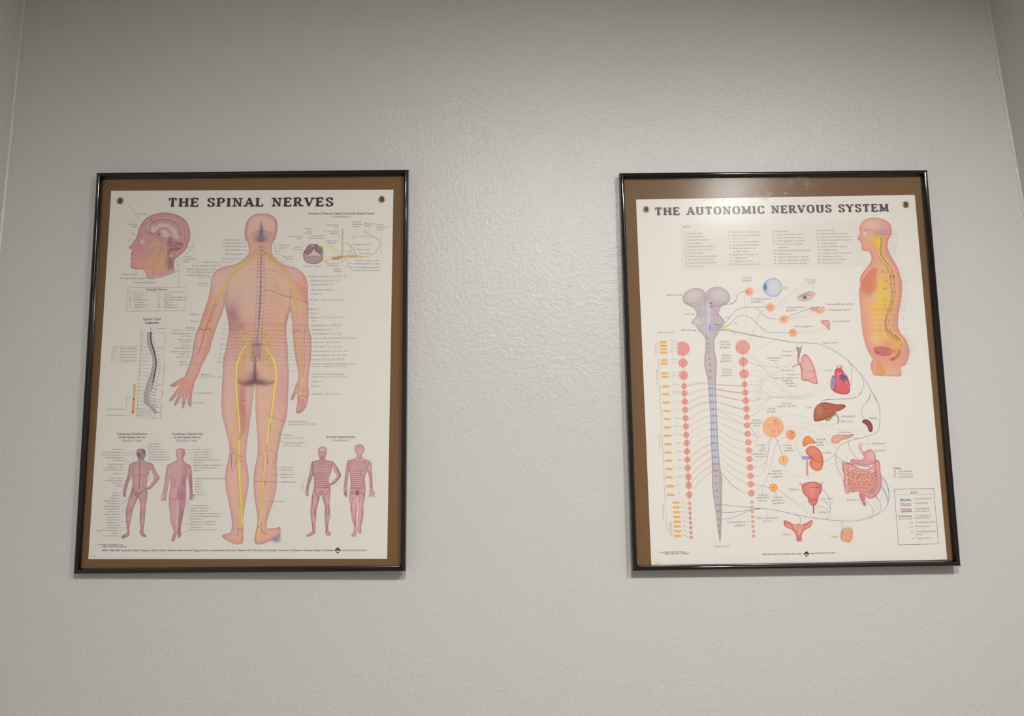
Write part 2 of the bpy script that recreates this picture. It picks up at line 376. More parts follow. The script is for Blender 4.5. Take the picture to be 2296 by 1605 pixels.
class Ink:
    """ruled lines and lettering, collected as ribbons of quads"""
    def __init__(s, ch, lvl=3): s.ch = ch; s.V = []; s.F = []; s.C = []; s.lvl = lvl; s.n = 0
    def quads(s, L, R, c):
        L = np.asarray(L); R = np.asarray(R); k = len(L)
        z = -.00010*s.lvl - .0000006*(s.n % 40); s.n += 1
        base = len(s.V)*0 + sum(len(v) for v in s.V)
        V = np.empty((2*k, 3)); V[0::2, 0] = L[:, 0]; V[0::2, 2] = L[:, 1]; V[1::2, 0] = R[:, 0]; V[1::2, 2] = R[:, 1]; V[:, 1] = z
        s.V.append(V); i = base + 2*np.arange(k-1)
        s.F.append(np.c_[i, i+1, i+3, i+2]); s.C.append(np.tile(s.ch.ink(np.array(c)/255.), (2*k, 1)))
    def ribbon(s, p, w, c):
        """p in sheet metres; w scalar or per-direction function"""
        p = np.asarray(p, float)
        if len(p) < 2: return
        d = np.gradient(p, axis=0); L = np.hypot(d[:, 0], d[:, 1])+1e-12; d /= L[:, None]; nn = np.c_[-d[:, 1], d[:, 0]]
        ww = (w(d) if callable(w) else np.full(len(p), w))[:, None]/2
        s.quads(p+nn*ww, p-nn*ww, c)
    def line(s, pts, w, c, smooth=True, dash=None):
        """pts in layout units, w in layout units"""
        pts = cm(pts, n=8) if smooth and len(pts) > 2 else np.asarray(pts, float)
        p = s.ch.xy(pts); w_ = w*SW/640
        if dash is None:
            if smooth or len(p) == 2: s.ribbon(p, w_, c)
            else:
                for a, b in zip(p[:-1], p[1:]): s.ribbon([a, b], w_, c)
            return
        on, off = dash[0]*SW/640, dash[1]*SW/640
        seg = np.hypot(*np.diff(p, axis=0).T); S = np.r_[0, np.cumsum(seg)]; t = 0
        while t < S[-1]:
            e = min(t+on, S[-1]); tt = np.linspace(t, e, 3)
            s.ribbon(np.c_[np.interp(tt, S, p[:, 0]), np.interp(tt, S, p[:, 1])], w_, c); t += on+off
    def dot(s, x, y, r, c, ry=None, n=12):
        p = s.ch.xy([(x, y)])[0]; k = r*SW/640; ky = (ry or r)*SW/640; th = np.linspace(0, math.pi, n)
        s.quads(np.c_[p[0]+k*np.cos(th), p[1]+ky*np.sin(th)], np.c_[p[0]+k*np.cos(th), p[1]-ky*np.sin(th)], c)
    def text(s, x, y, t, h, c=(95, 88, 84), al='l', bold=0, fit=None, rot=0):
        """baseline start (x, y); h = cap height, both in layout units"""
        aa = s.ch.xy([(x-1, y), (x+1, y)]); u = math.hypot(*(aa[1]-aa[0]))/2; k = h*u/10; th, tn = {0: (1.25, .75), 1: (1.9, .8), 2: (3.0, 1.35)}[bold]
        adv = lambda ch_: (GL.get(ch_, GL['?'])[0] + (1.8 if bold == 2 and ch_ == ' ' else 0) + (1.9 if bold == 2 else 1.35))*k
        W = sum(adv(q) for q in t) - 1.2*k
        kx = 1.0 if not fit else fit*u/W
        W *= kx; x_ = {'l': 0, 'r': -W, 'c': -W/2}[al]; o = s.ch.xy([(x, y)])[0]
        cr, sr = math.cos(rot), math.sin(rot)
        def put(a): a = np.asarray(a); return np.c_[o[0]+a[:, 0]*cr-a[:, 1]*sr, o[1]+a[:, 0]*sr+a[:, 1]*cr]
        fw = lambda d: np.maximum(tn, th*np.abs(d[:, 1]*cr - d[:, 0]*sr))*k
        for q in t:
            wd, st = GL.get(q, GL['?'])
            for kind, p in st:
                pp = np.array(p)
                if kind == 's':
                    r = (th/2 + .62) if bold == 2 else (.75+th*.45); hh = tn*(1.15 if bold == 2 else .8)
                    yy = pp[0][1]; yy = yy + hh/2 if yy < 2 else yy - hh/2
                    s.ribbon(put(np.array([(pp[0][0]-r, yy), (pp[0][0]+r, yy)])*k*(kx, 1)+(x_, 0)), hh*k, c); continue
                if kind in 'co': pp = cm(pp, kind == 'o', 4 if bold < 2 else 7)
                if kind == 'o': pp = np.vstack([pp, pp[:2]])
                P_ = put(pp*k*(kx, 1)+(x_, 0))
                if kind == 'n': s.ribbon(P_, tn*1.15*k, c)
                elif kind == 'l':
                    for a, b in zip(P_[:-1], P_[1:]): s.ribbon([a, b], fw, c)
                else: s.ribbon(P_, fw, c)
            x_ += adv(q)*kx
        return W/u
    def flush(s, name, label=None):
        if s.V: return raw_mesh(name, np.vstack(s.V), np.vstack(s.F), np.vstack(s.C), s.ch.sheet, label)
# serif letter skeletons: width, then strokes  l/n straight (n = hairline)  c curve  o closed curve  s serif
_G = '''A 10|n 5,10 1.3,0|l 5.1,10 8.7,0|n 2.6,3.3 7.2,3.3|s 1.3,0|s 8.7,0
B 8.2|l 2,0 2,10|c 2,9.6 5.5,9.7 6.9,7.6 5.4,5.4 2,5.2|c 2,5.2 6,5.2 7.5,2.8 6,.5 2,.4|s 1.8,0|s 1.8,10
C 9|c 8.2,7.2 7,9.3 5,9.7 2.6,8.6 1.5,5 2.6,1.4 5,.3 7,.8 8.3,2.8|n 8.2,9.9 8.2,6.9
D 9.4|l 2,0 2,10|c 2,9.6 5.6,9.5 8,7.5 8.3,5 8,2.5 5.6,.5 2,.4|s 1.8,0|s 1.8,10
E 8.4|l 2,0 2,10|n 2,9.6 7.4,9.6|n 2,5.2 5.6,5.2|n 2,.4 7.6,.4|n 7.3,9.9 7.3,7.4|n 7.6,.1 7.6,2.7|n 5.6,6.4 5.6,4|s 1.8,0|s 1.8,10
F 7.8|l 2,0 2,10|n 2,9.6 7.2,9.6|n 2,5.1 5.4,5.1|n 7.1,9.9 7.1,7.4|n 5.4,6.3 5.4,3.9|s 2,0|s 1.8,10
G 9.6|c 8.2,7.2 7,9.3 5,9.7 2.6,8.6 1.5,5 2.6,1.4 5,.3 8.1,1.4|l 8,.8 8,4.4|s 8,4.8|n 8.2,9.9 8.2,6.9
H 10.4|l 2,0 2,10|l 8.4,0 8.4,10|n 2,5.2 8.4,5.2|s 2,0|s 2,10|s 8.4,0|s 8.4,10
I 4.4|l 2.2,0 2.2,10|s 2.2,0|s 2.2,10
J 6.4|c 4.4,10 4.4,2.4 3.3,.5 1.4,.7|s 4.4,10
K 9.6|l 2,0 2,10|n 2,4 7.8,9.8|l 4,5.8 8.4,0|s 2,0|s 2,10|s 8.2,0|s 7.8,10
L 8|l 2,0 2,10|n 2,.4 7.4,.4|n 7.4,.1 7.4,3|s 1.8,0|s 2,10
M 12|l 2.1,10 5.8,1|n 9.9,10 5.9,.5|n 2,0 2,10|l 10,0 10,10|s 1.8,0|s 1.6,10|s 10.2,0|s 10.3,10
N 10.2|n 2,0 2,10|l 2,9.8 8.2,.3|n 8.3,0 8.3,10|s 2,0|s 1.7,10|s 8.3,10
O 10|o 5,9.7 2.4,8.6 1.4,5 2.4,1.4 5,.3 7.6,1.4 8.6,5 7.6,8.6
P 8.4|l 2,0 2,10|c 2,9.6 5.4,9.7 7.2,7.3 5.6,4.8 2,4.6|s 2,0|s 1.8,10
Q 10|o 5,9.7 2.4,8.6 1.4,5 2.4,1.4 5,.3 7.6,1.4 8.6,5 7.6,8.6|l 5,2 8.5,-2
R 9.6|l 2,0 2,10|c 2,9.6 5.4,9.7 7,7.4 5.6,5.2 2,5|l 4.6,5 8,.2|s 2,0|s 1.8,10|s 8.4,0
S 8|c 6.8,7.5 5.6,9.4 3.8,9.7 2,8.9 1.6,7.2 3.2,5.6 5.2,4.7 6.7,3 6.2,1.1 4.2,.3 2.2,.7 1.2,2.8|n 6.9,9.8 6.9,7|n 1.1,.2 1.1,3
T 9|l 4.5,0 4.5,10|n .9,9.6 8.1,9.6|n 1,9.9 1,7.2|n 8,9.9 8,7.2|s 4.5,0
U 10|c 2.2,10 2.1,3 3,.9 5,.3 7.2,.9 8.1,3 8,10|s 2.2,10|s 8,10
V 9.8|l 1.4,10 5,.2|n 8.5,10 5,.2|s 1.4,10|s 8.5,10
W 13|l 1.3,10 4.3,.3|n 7,9.6 4.3,.3|l 6.6,9.8 9.4,.3|n 12,10 9.4,.3|s 1.3,10|s 12,10
X 9.6|l 1.6,10 8,0|n 8,10 1.6,0|s 1.6,10|s 8,10|s 1.6,0|s 8,0
Y 9.6|l 1.4,10 4.8,4.8|n 8.3,10 4.8,4.8|l 4.8,5 4.8,0|s 4.8,0|s 1.4,10|s 8.3,10
Z 8.4|n 1.3,9.6 7.2,9.6|l 7.2,9.6 1.2,.4|n 1.2,.4 7.4,.4
a 6.6|c 1.6,5.3 3,6.5 4.8,5.9 5.1,4.4 5.1,.8 6.1,.3|c 5.1,3.8 2.2,3.3 1.2,1.7 2.4,.2 5,1.4
b 7|l 1.6,0 1.6,10|c 1.6,4.8 3.8,6.4 6,5 6.2,2.4 4.6,.3 1.7,.8
c 6|c 5.3,5.2 3.9,6.4 2,5.7 1.1,3.2 2.2,.7 4,.2 5.5,1.3
d 7|l 5.5,0 5.5,10|c 5.5,5.4 3.8,6.4 1.6,5.5 1,3 2.2,.5 4,.3 5.5,1.5
e 6.2|n 1.3,3.6 5.2,3.8|c 5.2,3.7 4.8,5.9 3.2,6.4 1.6,5.3 1.1,3 2.2,.7 4,.2 5.4,1.4
f 4.4|c 2.1,0 2,8 2.8,9.8 4.6,9.5|n .7,6.3 4,6.3
g 6.6|o 3.2,6.3 1.4,5.2 1.5,3.2 3.2,2.4 4.8,3.2 4.9,5.2|c 1.8,2.6 1.6,1 4.8,.6 5.8,-1 4.6,-2.6 2,-2.7 1,-1.4 2.2,0|n 4.6,6 6,6.4
h 7.2|l 1.6,0 1.6,10|c 1.6,4.8 3.6,6.4 5.4,5.8 5.7,4.4 5.7,0|s 1.6,0|s 5.7,0
i 3.2|l 1.6,0 1.6,6.4|s 1.6,0|l 1.6,8.3 1.6,9.6
j 3.2|c 1.7,6.4 1.7,-1.4 .8,-2.8 -.3,-2.4|l 1.7,8.3 1.7,9.6
k 6.8|l 1.6,0 1.6,10|n 1.6,2.8 5.2,6.3|l 2.8,4 5.8,0|s 1.6,0
l 3.2|l 1.6,0 1.6,10|s 1.6,0
m 10.6|l 1.6,0 1.6,6.4|c 1.6,4.8 3.4,6.4 4.9,5.8 5.2,4.4 5.2,0|c 5.2,4.8 7,6.4 8.6,5.8 8.9,4.4 8.9,0|s 1.6,0|s 5.2,0|s 8.9,0
n 7.2|l 1.6,0 1.6,6.4|c 1.6,4.8 3.6,6.4 5.4,5.8 5.7,4.4 5.7,0|s 1.6,0|s 5.7,0
o 6.8|o 3.4,6.4 1.6,5.4 1.1,3.2 1.7,1 3.4,.1 5.1,1 5.7,3.2 5.2,5.4
p 7|l 1.6,-3 1.6,6.4|c 1.6,4.8 3.8,6.4 6,5.2 6.2,2.6 4.6,.3 1.7,.9|s 1.6,-3
q 7|l 5.5,-3 5.5,6.3|c 5.5,5.4 3.8,6.4 1.6,5.5 1,3 2.2,.5 4,.3 5.5,1.5
r 5|l 1.6,0 1.6,6.4|c 1.6,4.4 2.8,6.2 4.7,6|s 1.6,0
s 5.4|c 4.6,5 3.6,6.3 2,6.1 1.3,4.8 2.6,3.6 4.2,2.6 4.4,1 3,.2 1.6,.3 .9,1.7
t 4.2|c 2,8.2 2,1.4 2.8,.3 4.2,.8|n .6,6.2 4,6.2
u 7.2|c 1.6,6.4 1.6,1.6 2.6,.2 4.2,.4 5.5,1.8|l 5.6,6.4 5.6,0
v 6.6|l .9,6.4 3.4,.1|n 5.9,6.4 3.4,.1
w 9.6|l .9,6.4 3.1,.1|n 4.9,6.2 3.1,.1|l 4.7,6.4 6.8,.1|n 8.9,6.4 6.8,.1
x 6.6|l 1.1,6.4 5.7,0|n 5.6,6.4 1,0
y 6.6|l .9,6.4 3.5,.4|n 5.9,6.4 2.6,-2.8|n 2.6,-2.8 1,-2.6
z 5.8|n 1,6 4.8,6|l 4.8,6 1,.4|n 1,.4 5,.4
0 6.6|o 3.3,9.7 1.7,8 1.2,5 1.7,1.8 3.3,.3 4.9,1.8 5.4,5 4.9,8
1 4.6|l 2.4,0 2.4,9.8|n 1,8.6 2.4,9.6|s 2.4,0
2 6.4|c 1.2,7.6 2.4,9.6 4.4,9.4 5.2,7.4 4,4.6 1.2,.6|n 1.2,.5 5.4,.5
3 6.4|c 1.4,8.4 3,9.7 4.8,8.6 4.6,6.4 2.8,5.3|c 2.8,5.3 5,4.8 5.3,2.4 3.6,.3 1.2,1
4 6.8|l 4.6,0 4.6,9.8|n 4.5,9.6 .9,3|n .9,3 6,3
5 6.4|n 1.8,9.5 5.2,9.5|n 1.8,9.6 1.6,5.4|c 1.6,5.4 4.2,5.9 5.3,3.4 4,.6 1.2,.7
6 6.6|c 5,9.4 2.6,8 1.3,4.6 1.8,1.2 3.6,.2 5.3,1.6 5.2,4.2 3.4,5.3 1.6,4
7 6.4|n 1,9.5 5.4,9.5|c 5.4,9.5 3.4,4.6 2.6,0
8 6.6|o 3.3,9.7 1.8,8.8 1.8,6.6 4.8,4 5.2,1.6 3.3,.3 1.4,1.6 1.8,4 4.8,6.6 4.8,8.8
9 6.6|c 5.2,6.2 3.6,4.8 1.8,5.6 1.4,8 3,9.7 5,8.6 5.4,5.6 4.2,2 1.8,.3
. 2.6|l 1.3,0 1.3,1.4
, 2.6|l 1.5,1.2 1,-1.6
: 2.8|l 1.4,.2 1.4,1.5|l 1.4,4.6 1.4,5.9
- 4|n .8,3.2 3.2,3.2
( 3.8|c 3.2,10.4 1.6,8 1.3,4 1.8,0 3.2,-2
) 3.8|c .8,10.4 2.2,8 2.5,4 2,0 .8,-2
& 9|c 8,5 5,.8 2.8,.3 1.3,2.2 3,4.6 5.2,6.8 4.6,9.2 3,8.6 3.2,6 7.6,.3
\u00a9 8|o 4,8.6 1.6,7.4 .8,4.6 1.6,1.8 4,.6 6.4,1.8 7.2,4.6 6.4,7.4|c 5.3,6 4,6.6 2.8,4.6 4,2.6 5.3,3.2
? 6|c 1,7.6 3,9.6 5,7.6 3,4.6 3,3|l 3,1.2 3,0'''
GL = {' ': (3.4, [])}
for row in _G.split('\n'):
    a = row.split('|'); ch_, wd = a[0].split(' ')
    GL[ch_] = (float(wd), [(q[0], [tuple(float(v) for v in z.split(',')) for z in q[2:].split()]) for q in a[1:]])
# ================================================================== chart 1: THE SPINAL NERVES
QL = [(249.2, 427.5), (882.0, 425.2), (867.9, 1252.9), (197.8, 1253.5)]
chL = Chart(sheetL, QL, (206, 198, 188))
zA = Z(430, 470, 3.7333); zB = Z(430, 700, 2.9733); zC = Z(150, 640, 5.0156); zD = Z(530, 640, 5.0156)
z1 = Z(150, 370, 5.35); z2 = Z(530, 370, 5.35); zE = Z(150, 940, 4.4575); zF = Z(530, 940, 4.4575)
VS = np.vstack
rnd = random.Random(5)

# ---- large figure seen from the back
body = VS([zA('590,32 520,42 470,82 447,140 441,210 450,255 470,282 478,330 470,375 430,415 370,455 290,475 215,500 180,540 160,600 152,680 130,770'),
    zC('1560,230 1520,360 1485,460 1445,560 1420,680 1405,790 1375,890 1345,970 1325,1025 1290,1042 1230,1076 1172,1112 1155,1128 1200,1140 1250,1128 1272,1118 '
       '1225,1180 1180,1245 1150,1288 1165,1302 1203,1275 1252,1222 1218,1300 1205,1342 1225,1350 1262,1292 1293,1252 1297,1340 1290,1372 1308,1380 1327,1330 1347,1262 '
       '1366,1335 1382,1366 1398,1350 1402,1280 1410,1200 1428,1140 1432,1100 1450,1060 1480,1000 1510,920 1560,820 1610,720 1628,640 1660,540 1700,420 1745,310 1772,222'),
    zA('282,830 290,860 305,940 310,1000 300,1080 285,1160 265,1250'),
    zB('205,420 200,520 198,620 205,700 225,780 245,860 250,920 243,980 228,1040 222,1110 228,1180 245,1260 258,1330 268,1400 266,1440 258,1466 235,1475 206,1484 203,1498 225,1515 '
       '260,1535 300,1547 335,1540 345,1515 343,1480 345,1440 342,1380 352,1300 370,1210 380,1120 372,1040 362,980 365,900 378,800 392,700 405,600 415,520 419,482 423,482 424,540 424,620 '
       '428,700 435,800 440,900 432,980 418,1040 412,1120 415,1210 428,1300 438,1380 432,1430 422,1480 417,1520 430,1545 470,1545 520,1525 560,1510 588,1490 592,1460 585,1430 560,1438 '
       '520,1440 500,1440 500,1400 520,1330 545,1260 562,1180 568,1100 568,1000 580,900 600,800 625,720 638,640'),
    zD('588,1000 580,850 578,720 570,620 560,520 565,430 585,350 600,292 612,335 630,420 630,500 638,600 650,720 670,840 690,940 697,1030 690,1062 665,1120 640,1200 610,1265 615,1290 640,1280 '
       '665,1240 682,1215 685,1290 680,1350 668,1400 680,1435 720,1435 760,1400 790,1350 805,1290 815,1200 808,1120 812,1050 820,950 835,850 843,720 845,600 830,540 810,470 808,380 812,250 805,100'),
    zA('972,650 955,570 915,515 850,480 780,465 720,430 680,385 668,340 672,290 700,240 710,200 718,140 710,90 680,55 640,35')])
p = Paint(chL, 372, 472, 706, 1226, 1.3)
bm_full = p.fill(body, (208, 162, 144), (160, 108, 122), 5, .62)
def bl(z, x, y, rx, ry, c, a=.5, rot=0, clip=True):
    q = z('%f,%f' % (x, y))[0]; p.blob(q[0], q[1], rx, ry, c, a, rot, clip)
def ln(z, t, w_, c, a=1, so=.5, clip=True): p.line(z(t), w_, c, a, so, clip)
# skin tones
for (z, x, y, rx, ry, c, a) in ((zA, 430, 640, 42, 45, (208, 172, 152), .7), (zA, 400, 800, 30, 40, (205, 168, 150), .6), (zA, 730, 780, 36, 40, (206, 160, 118), .6),
        (zA, 560, 120, 20, 14, (214, 168, 142), .8), (zA, 590, 240, 28, 12, (180, 128, 128), .6), (zA, 190, 590, 20, 26, (212, 168, 160), .6),
        (zA, 870, 520, 20, 8, (196, 160, 160), .7), (zA, 930, 640, 16, 30, (214, 128, 112), .6), (zA, 350, 990, 16, 60, (165, 110, 118), .5), (zA, 330, 880, 14, 20, (150, 98, 115), .55),
        (zA, 440, 1010, 40, 22, (200, 146, 116), .5), (zA, 700, 1010, 36, 30, (206, 150, 116), .6), (zA, 320, 1130, 16, 20, (205, 165, 150), .5),
        (zA, 320, 1350, 12, 20, (205, 162, 158), .7), (zA, 760, 1350, 12, 20, (205, 162, 158), .7), (zA, 450, 1330, 22, 26, (212, 160, 128), .6), (zA, 620, 1330, 22, 26, (214, 162, 126), .6),
        (zB, 330, 640, 10, 60, (188, 96, 92), .55), (zB, 255, 650, 16, 70, (214, 168, 150), .5), (zB, 470, 640, 26, 80, (216, 166, 140), .6), (zB, 600, 520, 12, 50, (200, 130, 130), .4),
        (zB, 320, 900, 34, 26, (216, 165, 142), .4), (zB, 290, 1120, 26, 50, (216, 160, 150), .5), (zB, 490, 1130, 30, 60, (214, 158, 142), .5), (zB, 400, 430, 20, 12, (160, 105, 108), .35),
        (zC, 1560, 900, 20, 60, (214, 140, 122), .5), (zC, 1590, 330, 16, 60, (205, 130, 104), .55), (zC, 1350, 1130, 26, 24, (206, 130, 116), .5), (zD, 750, 650, 16, 80, (212, 148, 128), .5),
        (zD, 740, 1150, 16, 20, (206, 150, 120), .6), (zD, 740, 1300, 12, 24, (190, 120, 112), .5), (zB, 300, 1520, 26, 10, (224, 140, 118), .6), (zB, 500, 1490, 28, 12, (220, 145, 115), .6)):
    bl(z, x, y, rx, ry, c, a)
# scalp sutures and nape
bl(zA, 580, 235, 14, 10, (112, 86, 128), .55); bl(zA, 582, 185, 5, 13, (100, 84, 140), .8); bl(zA, 578, 258, 10, 4, (78, 62, 92), .6)
ln(zA, '500,205 545,185 580,180 620,184 670,205', 2.2, (120, 95, 120), .55, 1.2); ln(zA, '582,105 582,160 582,240', 2.4, (104, 88, 140), .7, 1.2)
ln(zA, '470,90 462,150 458,220 470,262', 3.5, (178, 130, 120), .5, 2); ln(zA, '702,95 706,150 700,215 684,250', 3.5, (170, 120, 120), .5, 2)
bl(zA, 575, 320, 24, 16, (196, 146, 100), .6)
# armpit folds and flank shade
ln(zA, '275,790 285,720 305,640', 3, (170, 112, 112), .4, 2.5); ln(zA, '826,820 822,760 828,700 832,660', 3.4, (176, 116, 108), .5, 2.5)
ln(zA, '275,700 300,830 360,900 430,980', 10, (150, 100, 118), .26, 7); ln(zA, '300,960 340,1000 420,985', 8, (150, 98, 110), .3, 4); ln(zA, '824,830 800,900 796,1040', 6, (150, 98, 122), .5, 4)
ln(zC, '1485,480 1545,500 1600,482 1630,520', 2, (140, 84, 78), .6, 1); ln(zD, '640,520 690,500 740,530 800,500', 2.4, (150, 96, 96), .4, 1.8)
ln(zC, '1625,480 1600,560 1560,700 1530,840', 4, (198, 130, 112), .4, 3)
# buttocks
ln(zA, '530,1230 528,1330 526,1430', 4.5, (100, 64, 88), .75, 2.4); ln(zA, '400,1440 450,1462 500,1452 526,1428 560,1450 620,1458 690,1440', 5, (104, 62, 78), .6, 4.5)
bl(zA, 480, 1445, 14, 7, (96, 58, 76), .6); bl(zA, 575, 1440, 16, 7, (98, 60, 78), .6); bl(zA, 528, 1400, 8, 16, (96, 60, 84), .5)
ln(zA, '392,1300 385,1380 400,1440', 3, (168, 112, 110), .35, 3)
# hollow of the knees, ankles, heels
for t in ('262,900 300,960 290,1030', '330,960 345,1000 335,1040', '450,930 480,975 470,1020', '540,920 560,960 545,1010'): ln(zB, t, 3, (176, 116, 112), .4, 2.5)
ln(zB, '345,500 340,600 352,700 340,800', 8, (170, 92, 98), .35, 5); ln(zB, '310,1080 330,1200 320,1300', 7, (198, 134, 126), .4, 5)
ln(zB, '300,1430 310,1460 300,1490', 2, (140, 84, 74), .5, 1); ln(zB, '462,1440 470,1465 500,1478', 2.4, (140, 80, 72), .5, 1.2); ln(zB, '455,1540 520,1518', 2, (170, 100, 90), .4, 1.5)
# toe nails / shaded sole
bl(zB, 560, 1515, 9, 6, (120, 122, 140), .9, 0, False); bl(zB, 578, 1500, 4, 7, (128, 124, 140), .7, 0, False)
# finger creases
for t in ('1262,1215 1290,1170 1310,1130', '1295,1250 1305,1200 1320,1150', '1347,1262 1345,1200 1345,1150', '1400,1270 1385,1200 1370,1140', '1270,1120 1300,1100 1330,1090'):
    ln(zC, t, 1.2, (162, 100, 92), .55, .7)
for t in ('690,1210 720,1190 770,1180', '700,1260 740,1240 790,1250', '705,1300 720,1360 712,1410', '745,1280 750,1340 735,1400', '690,1120 740,1160 790,1150', '780,1300 770,1350'): ln(zD, t, 1.2, (150, 88, 84), .5, .8)
# intercostal nerves and thin branches
for k in range(22):
    y = 500 + k*34 + rnd.uniform(-4, 4); sl = 40 if k < 12 else 10
    for sgn, x1 in ((-1, 310 + (60 if k < 6 else 0)), (1, 800 - (50 if k < 6 else 0))):
        x0 = 575 + sgn*35
        ln(zA, '%f,%f %f,%f %f,%f' % (x0, y, (x0+x1)/2, y + sl*.3 - 6, x1 - sgn*rnd.uniform(10, 60), y+sl*rnd.uniform(.8, 1.3)), .55, (150, 92, 84), .32 + .1*(sgn > 0), .6)
ln(zA, '605,670 700,690 770,720 860,740 960,780', 1.1, (118, 66, 62), .7, .5); ln(zA, '610,615 700,640 740,680', .8, (140, 80, 70), .5); ln(zA, '640,510 720,520 770,570', .8, (150, 90, 70), .6)
for y, a in ((950, .5), (965, .4), (1010, .35), (1040, .4), (1070, .6), (1100, .5), (1130, .55), (1160, .5), (1190, .4), (1225, .45), (1255, .4), (1300, .35)):
    ln(zA, '290,%d 420,%d 540,%d' % (y+4, y, y+6), .7, (132, 78, 76), a, .5); ln(zA, '580,%d 700,%d 800,%d' % (y, y+6, y+12), .7, (132, 78, 76), a, .5)
    ln(zA, '845,%d 990,%d' % (y+8, y+12), .6, (140, 84, 80), a*.8, .5)
for k in range(9): ln(zA, '%d,%d %d,%d %d,%d' % (850+k*4, 590+k*14, 900+k*6, 620+k*18, 965, 690+k*14), .6, (150, 76, 70), .45)
for k in range(10): ln(zA, '%d,%d %d,%d' % (330+k*10, 600+k*22, 380+k*6, 590+k*24), .8, (178, 156, 120), .3, .8)
# vertebrae
sp = cm(zA('582,300 582,400 578,480 578,560 576,680 572,780 565,880 560,960 552,1040 545,1120 540,1200 534,1260'))
p.line(sp, 5.5, (176, 138, 150), .55, 3, True); p.line(sp, 1.8, (128, 88, 112), .8, .8, True)
S_ = np.linspace(0, len(sp)-1, 34)
for k, t in enumerate(S_):
    x, y = sp[int(t)]; wv = 7 + 3*math.sin(k/34*3.1) + (3 if k > 24 else 0)
    for sg in (-1, 1):
        p.line([(x, y), (x+sg*wv*.6, y+1.5), (x+sg*wv, y-1.5)], 1.5, (136, 100, 118) if k % 2 else (160, 120, 134), .45, .7, True)
        p.blob(x+sg*wv*.8, y+2.5, 1.5, 1.2, (110, 78, 98), .5); p.blob(x+sg*wv*.45, y-1.8, 1.6, 1.1, (210, 184, 180), .55)
p.line(cm(zA('578,600 572,760 562,920')), 3, (120, 82, 112), .5, 1.4, True)
bl(zA, 545, 1130, 9, 3, (74, 46, 62), .85); bl(zA, 545, 1110, 10, 10, (160, 124, 128), .5); bl(zA, 540, 1180, 13, 16, (176, 138, 128), .6)
for k in range(5):
    for sg in (-1, 1): bl(zA, 540+sg*22, 1150+k*22, 2, 1.5, (90, 58, 64), .75)
for k in range(46):
    bl(zA, 560+rnd.uniform(-60, 60), rnd.uniform(300, 420), 1.2, 1, rnd.choice([(120, 82, 60), (214, 180, 110), (206, 120, 70)]), .6)
bl(zA, 545, 1225, 20, 10, (160, 120, 110), .35)
# yellow nerves ------------------------------------------------------
Yw, Yd, Yl = (222, 184, 84), (158, 112, 48), (236, 212, 120)
def nerve(z, t, w_, a=.95, clip=False):
    p.line(z(t), w_+.9, Yd, .45*a, .7, clip); p.line(z(t), w_, Yw, a, .5, clip)
    if w_ > 1.6: p.line(z(t), w_*.35, Yl, .8*a, .5, clip)
for dx, dy in ((0, 0), (-9, 12), (10, -8)):                          # brachial plexus and arm nerves
    nerve(zA, ' '.join('%f,%f' % (x+dx, y+dy) for x, y in ((510, 400), (440, 440), (370, 500), (320, 560), (275, 630), (240, 700), (205, 790))), 1.3)
    nerve(zA, ' '.join('%f,%f' % (x-dx, y+dy) for x, y in ((640, 400), (700, 440), (770, 500), (815, 570), (840, 650), (860, 720), (872, 800))), 1.3)
for t in ('525,360 470,395 400,440 340,500', '500,450 430,480 380,520 330,570', '505,420 430,470 360,530', '515,380 480,420 460,470'): nerve(zA, t, .9, .8)
for t in ('630,360 690,400 760,450 810,520', '645,450 710,480 770,540 820,600', '640,420 720,450 800,540', '625,380 650,430 690,470', '760,480 820,540 850,620'): nerve(zA, t, .9, .8)
for k in range(34):
    sg = rnd.choice((-1, 1)); x = 575+sg*rnd.uniform(25, 100); y = 330+abs(x-575)*.6+rnd.uniform(-20, 30)
    ln(zA, '%f,%f %f,%f' % (x, y, x+sg*22, y+rnd.uniform(-4, 16)), .8, rnd.choice([(218, 176, 90), (190, 130, 60), (150, 96, 50)]), .7)
for t in ('200,790 160,880 130,960 120,1010', '225,760 180,860 150,950', '205,720 190,800 150,900 115,1000', '100,1020 90,1100 60,1200'): ln(zA, t, 1.3, (150, 94, 58), .6, .6)
ln(zC, '1690,60 1680,200 1640,300 1590,380 1560,460', 1.2, (228, 190, 110), .7); ln(zC, '1560,510 1530,620 1480,760 1450,880 1400,1000', .9, (150, 90, 66), .55); ln(zC, '1530,500 1510,640 1450,800 1390,950', .9, (176, 120, 80), .5)
for t in ('1345,1040 1340,1110 1310,1160', '1380,1050 1370,1120 1350,1170', '1310,1230 1320,1160 1350,1100', '1400,1200 1390,1130 1370,1090', '1340,1080 1290,1110 1250,1180'): ln(zC, t, 1, (206, 150, 90), .6)
for t in ('630,40 650,150 660,260 670,350 690,450', '640,60 680,160 690,300 720,430', '690,80 740,180 750,300 760,420'): nerve(zD, t, 1.1, .8)
for t in ('655,560 690,640 710,740 730,840 740,960 735,1030', '665,560 675,640 700,720', '690,600 720,700 735,800', '705,640 715,700 745,850 765,1040'): nerve(zD, t, 1.3, .85)
for t in ('765,440 765,560 760,700 765,860 755,1000', '720,430 690,500 660,540'): ln(zD, t, .8, (140, 80, 66), .6)
for t in ('730,1040 735,1110 725,1180', '745,1040 760,1120 770,1180', '735,1120 720,1230 735,1260'): ln(zD, t, 1.4, (222, 184, 110), .75)
for k in range(26): bl(zD, rnd.uniform(695, 790), rnd.uniform(1190, 1400), 1.1, .9, (226, 196, 170), .6)
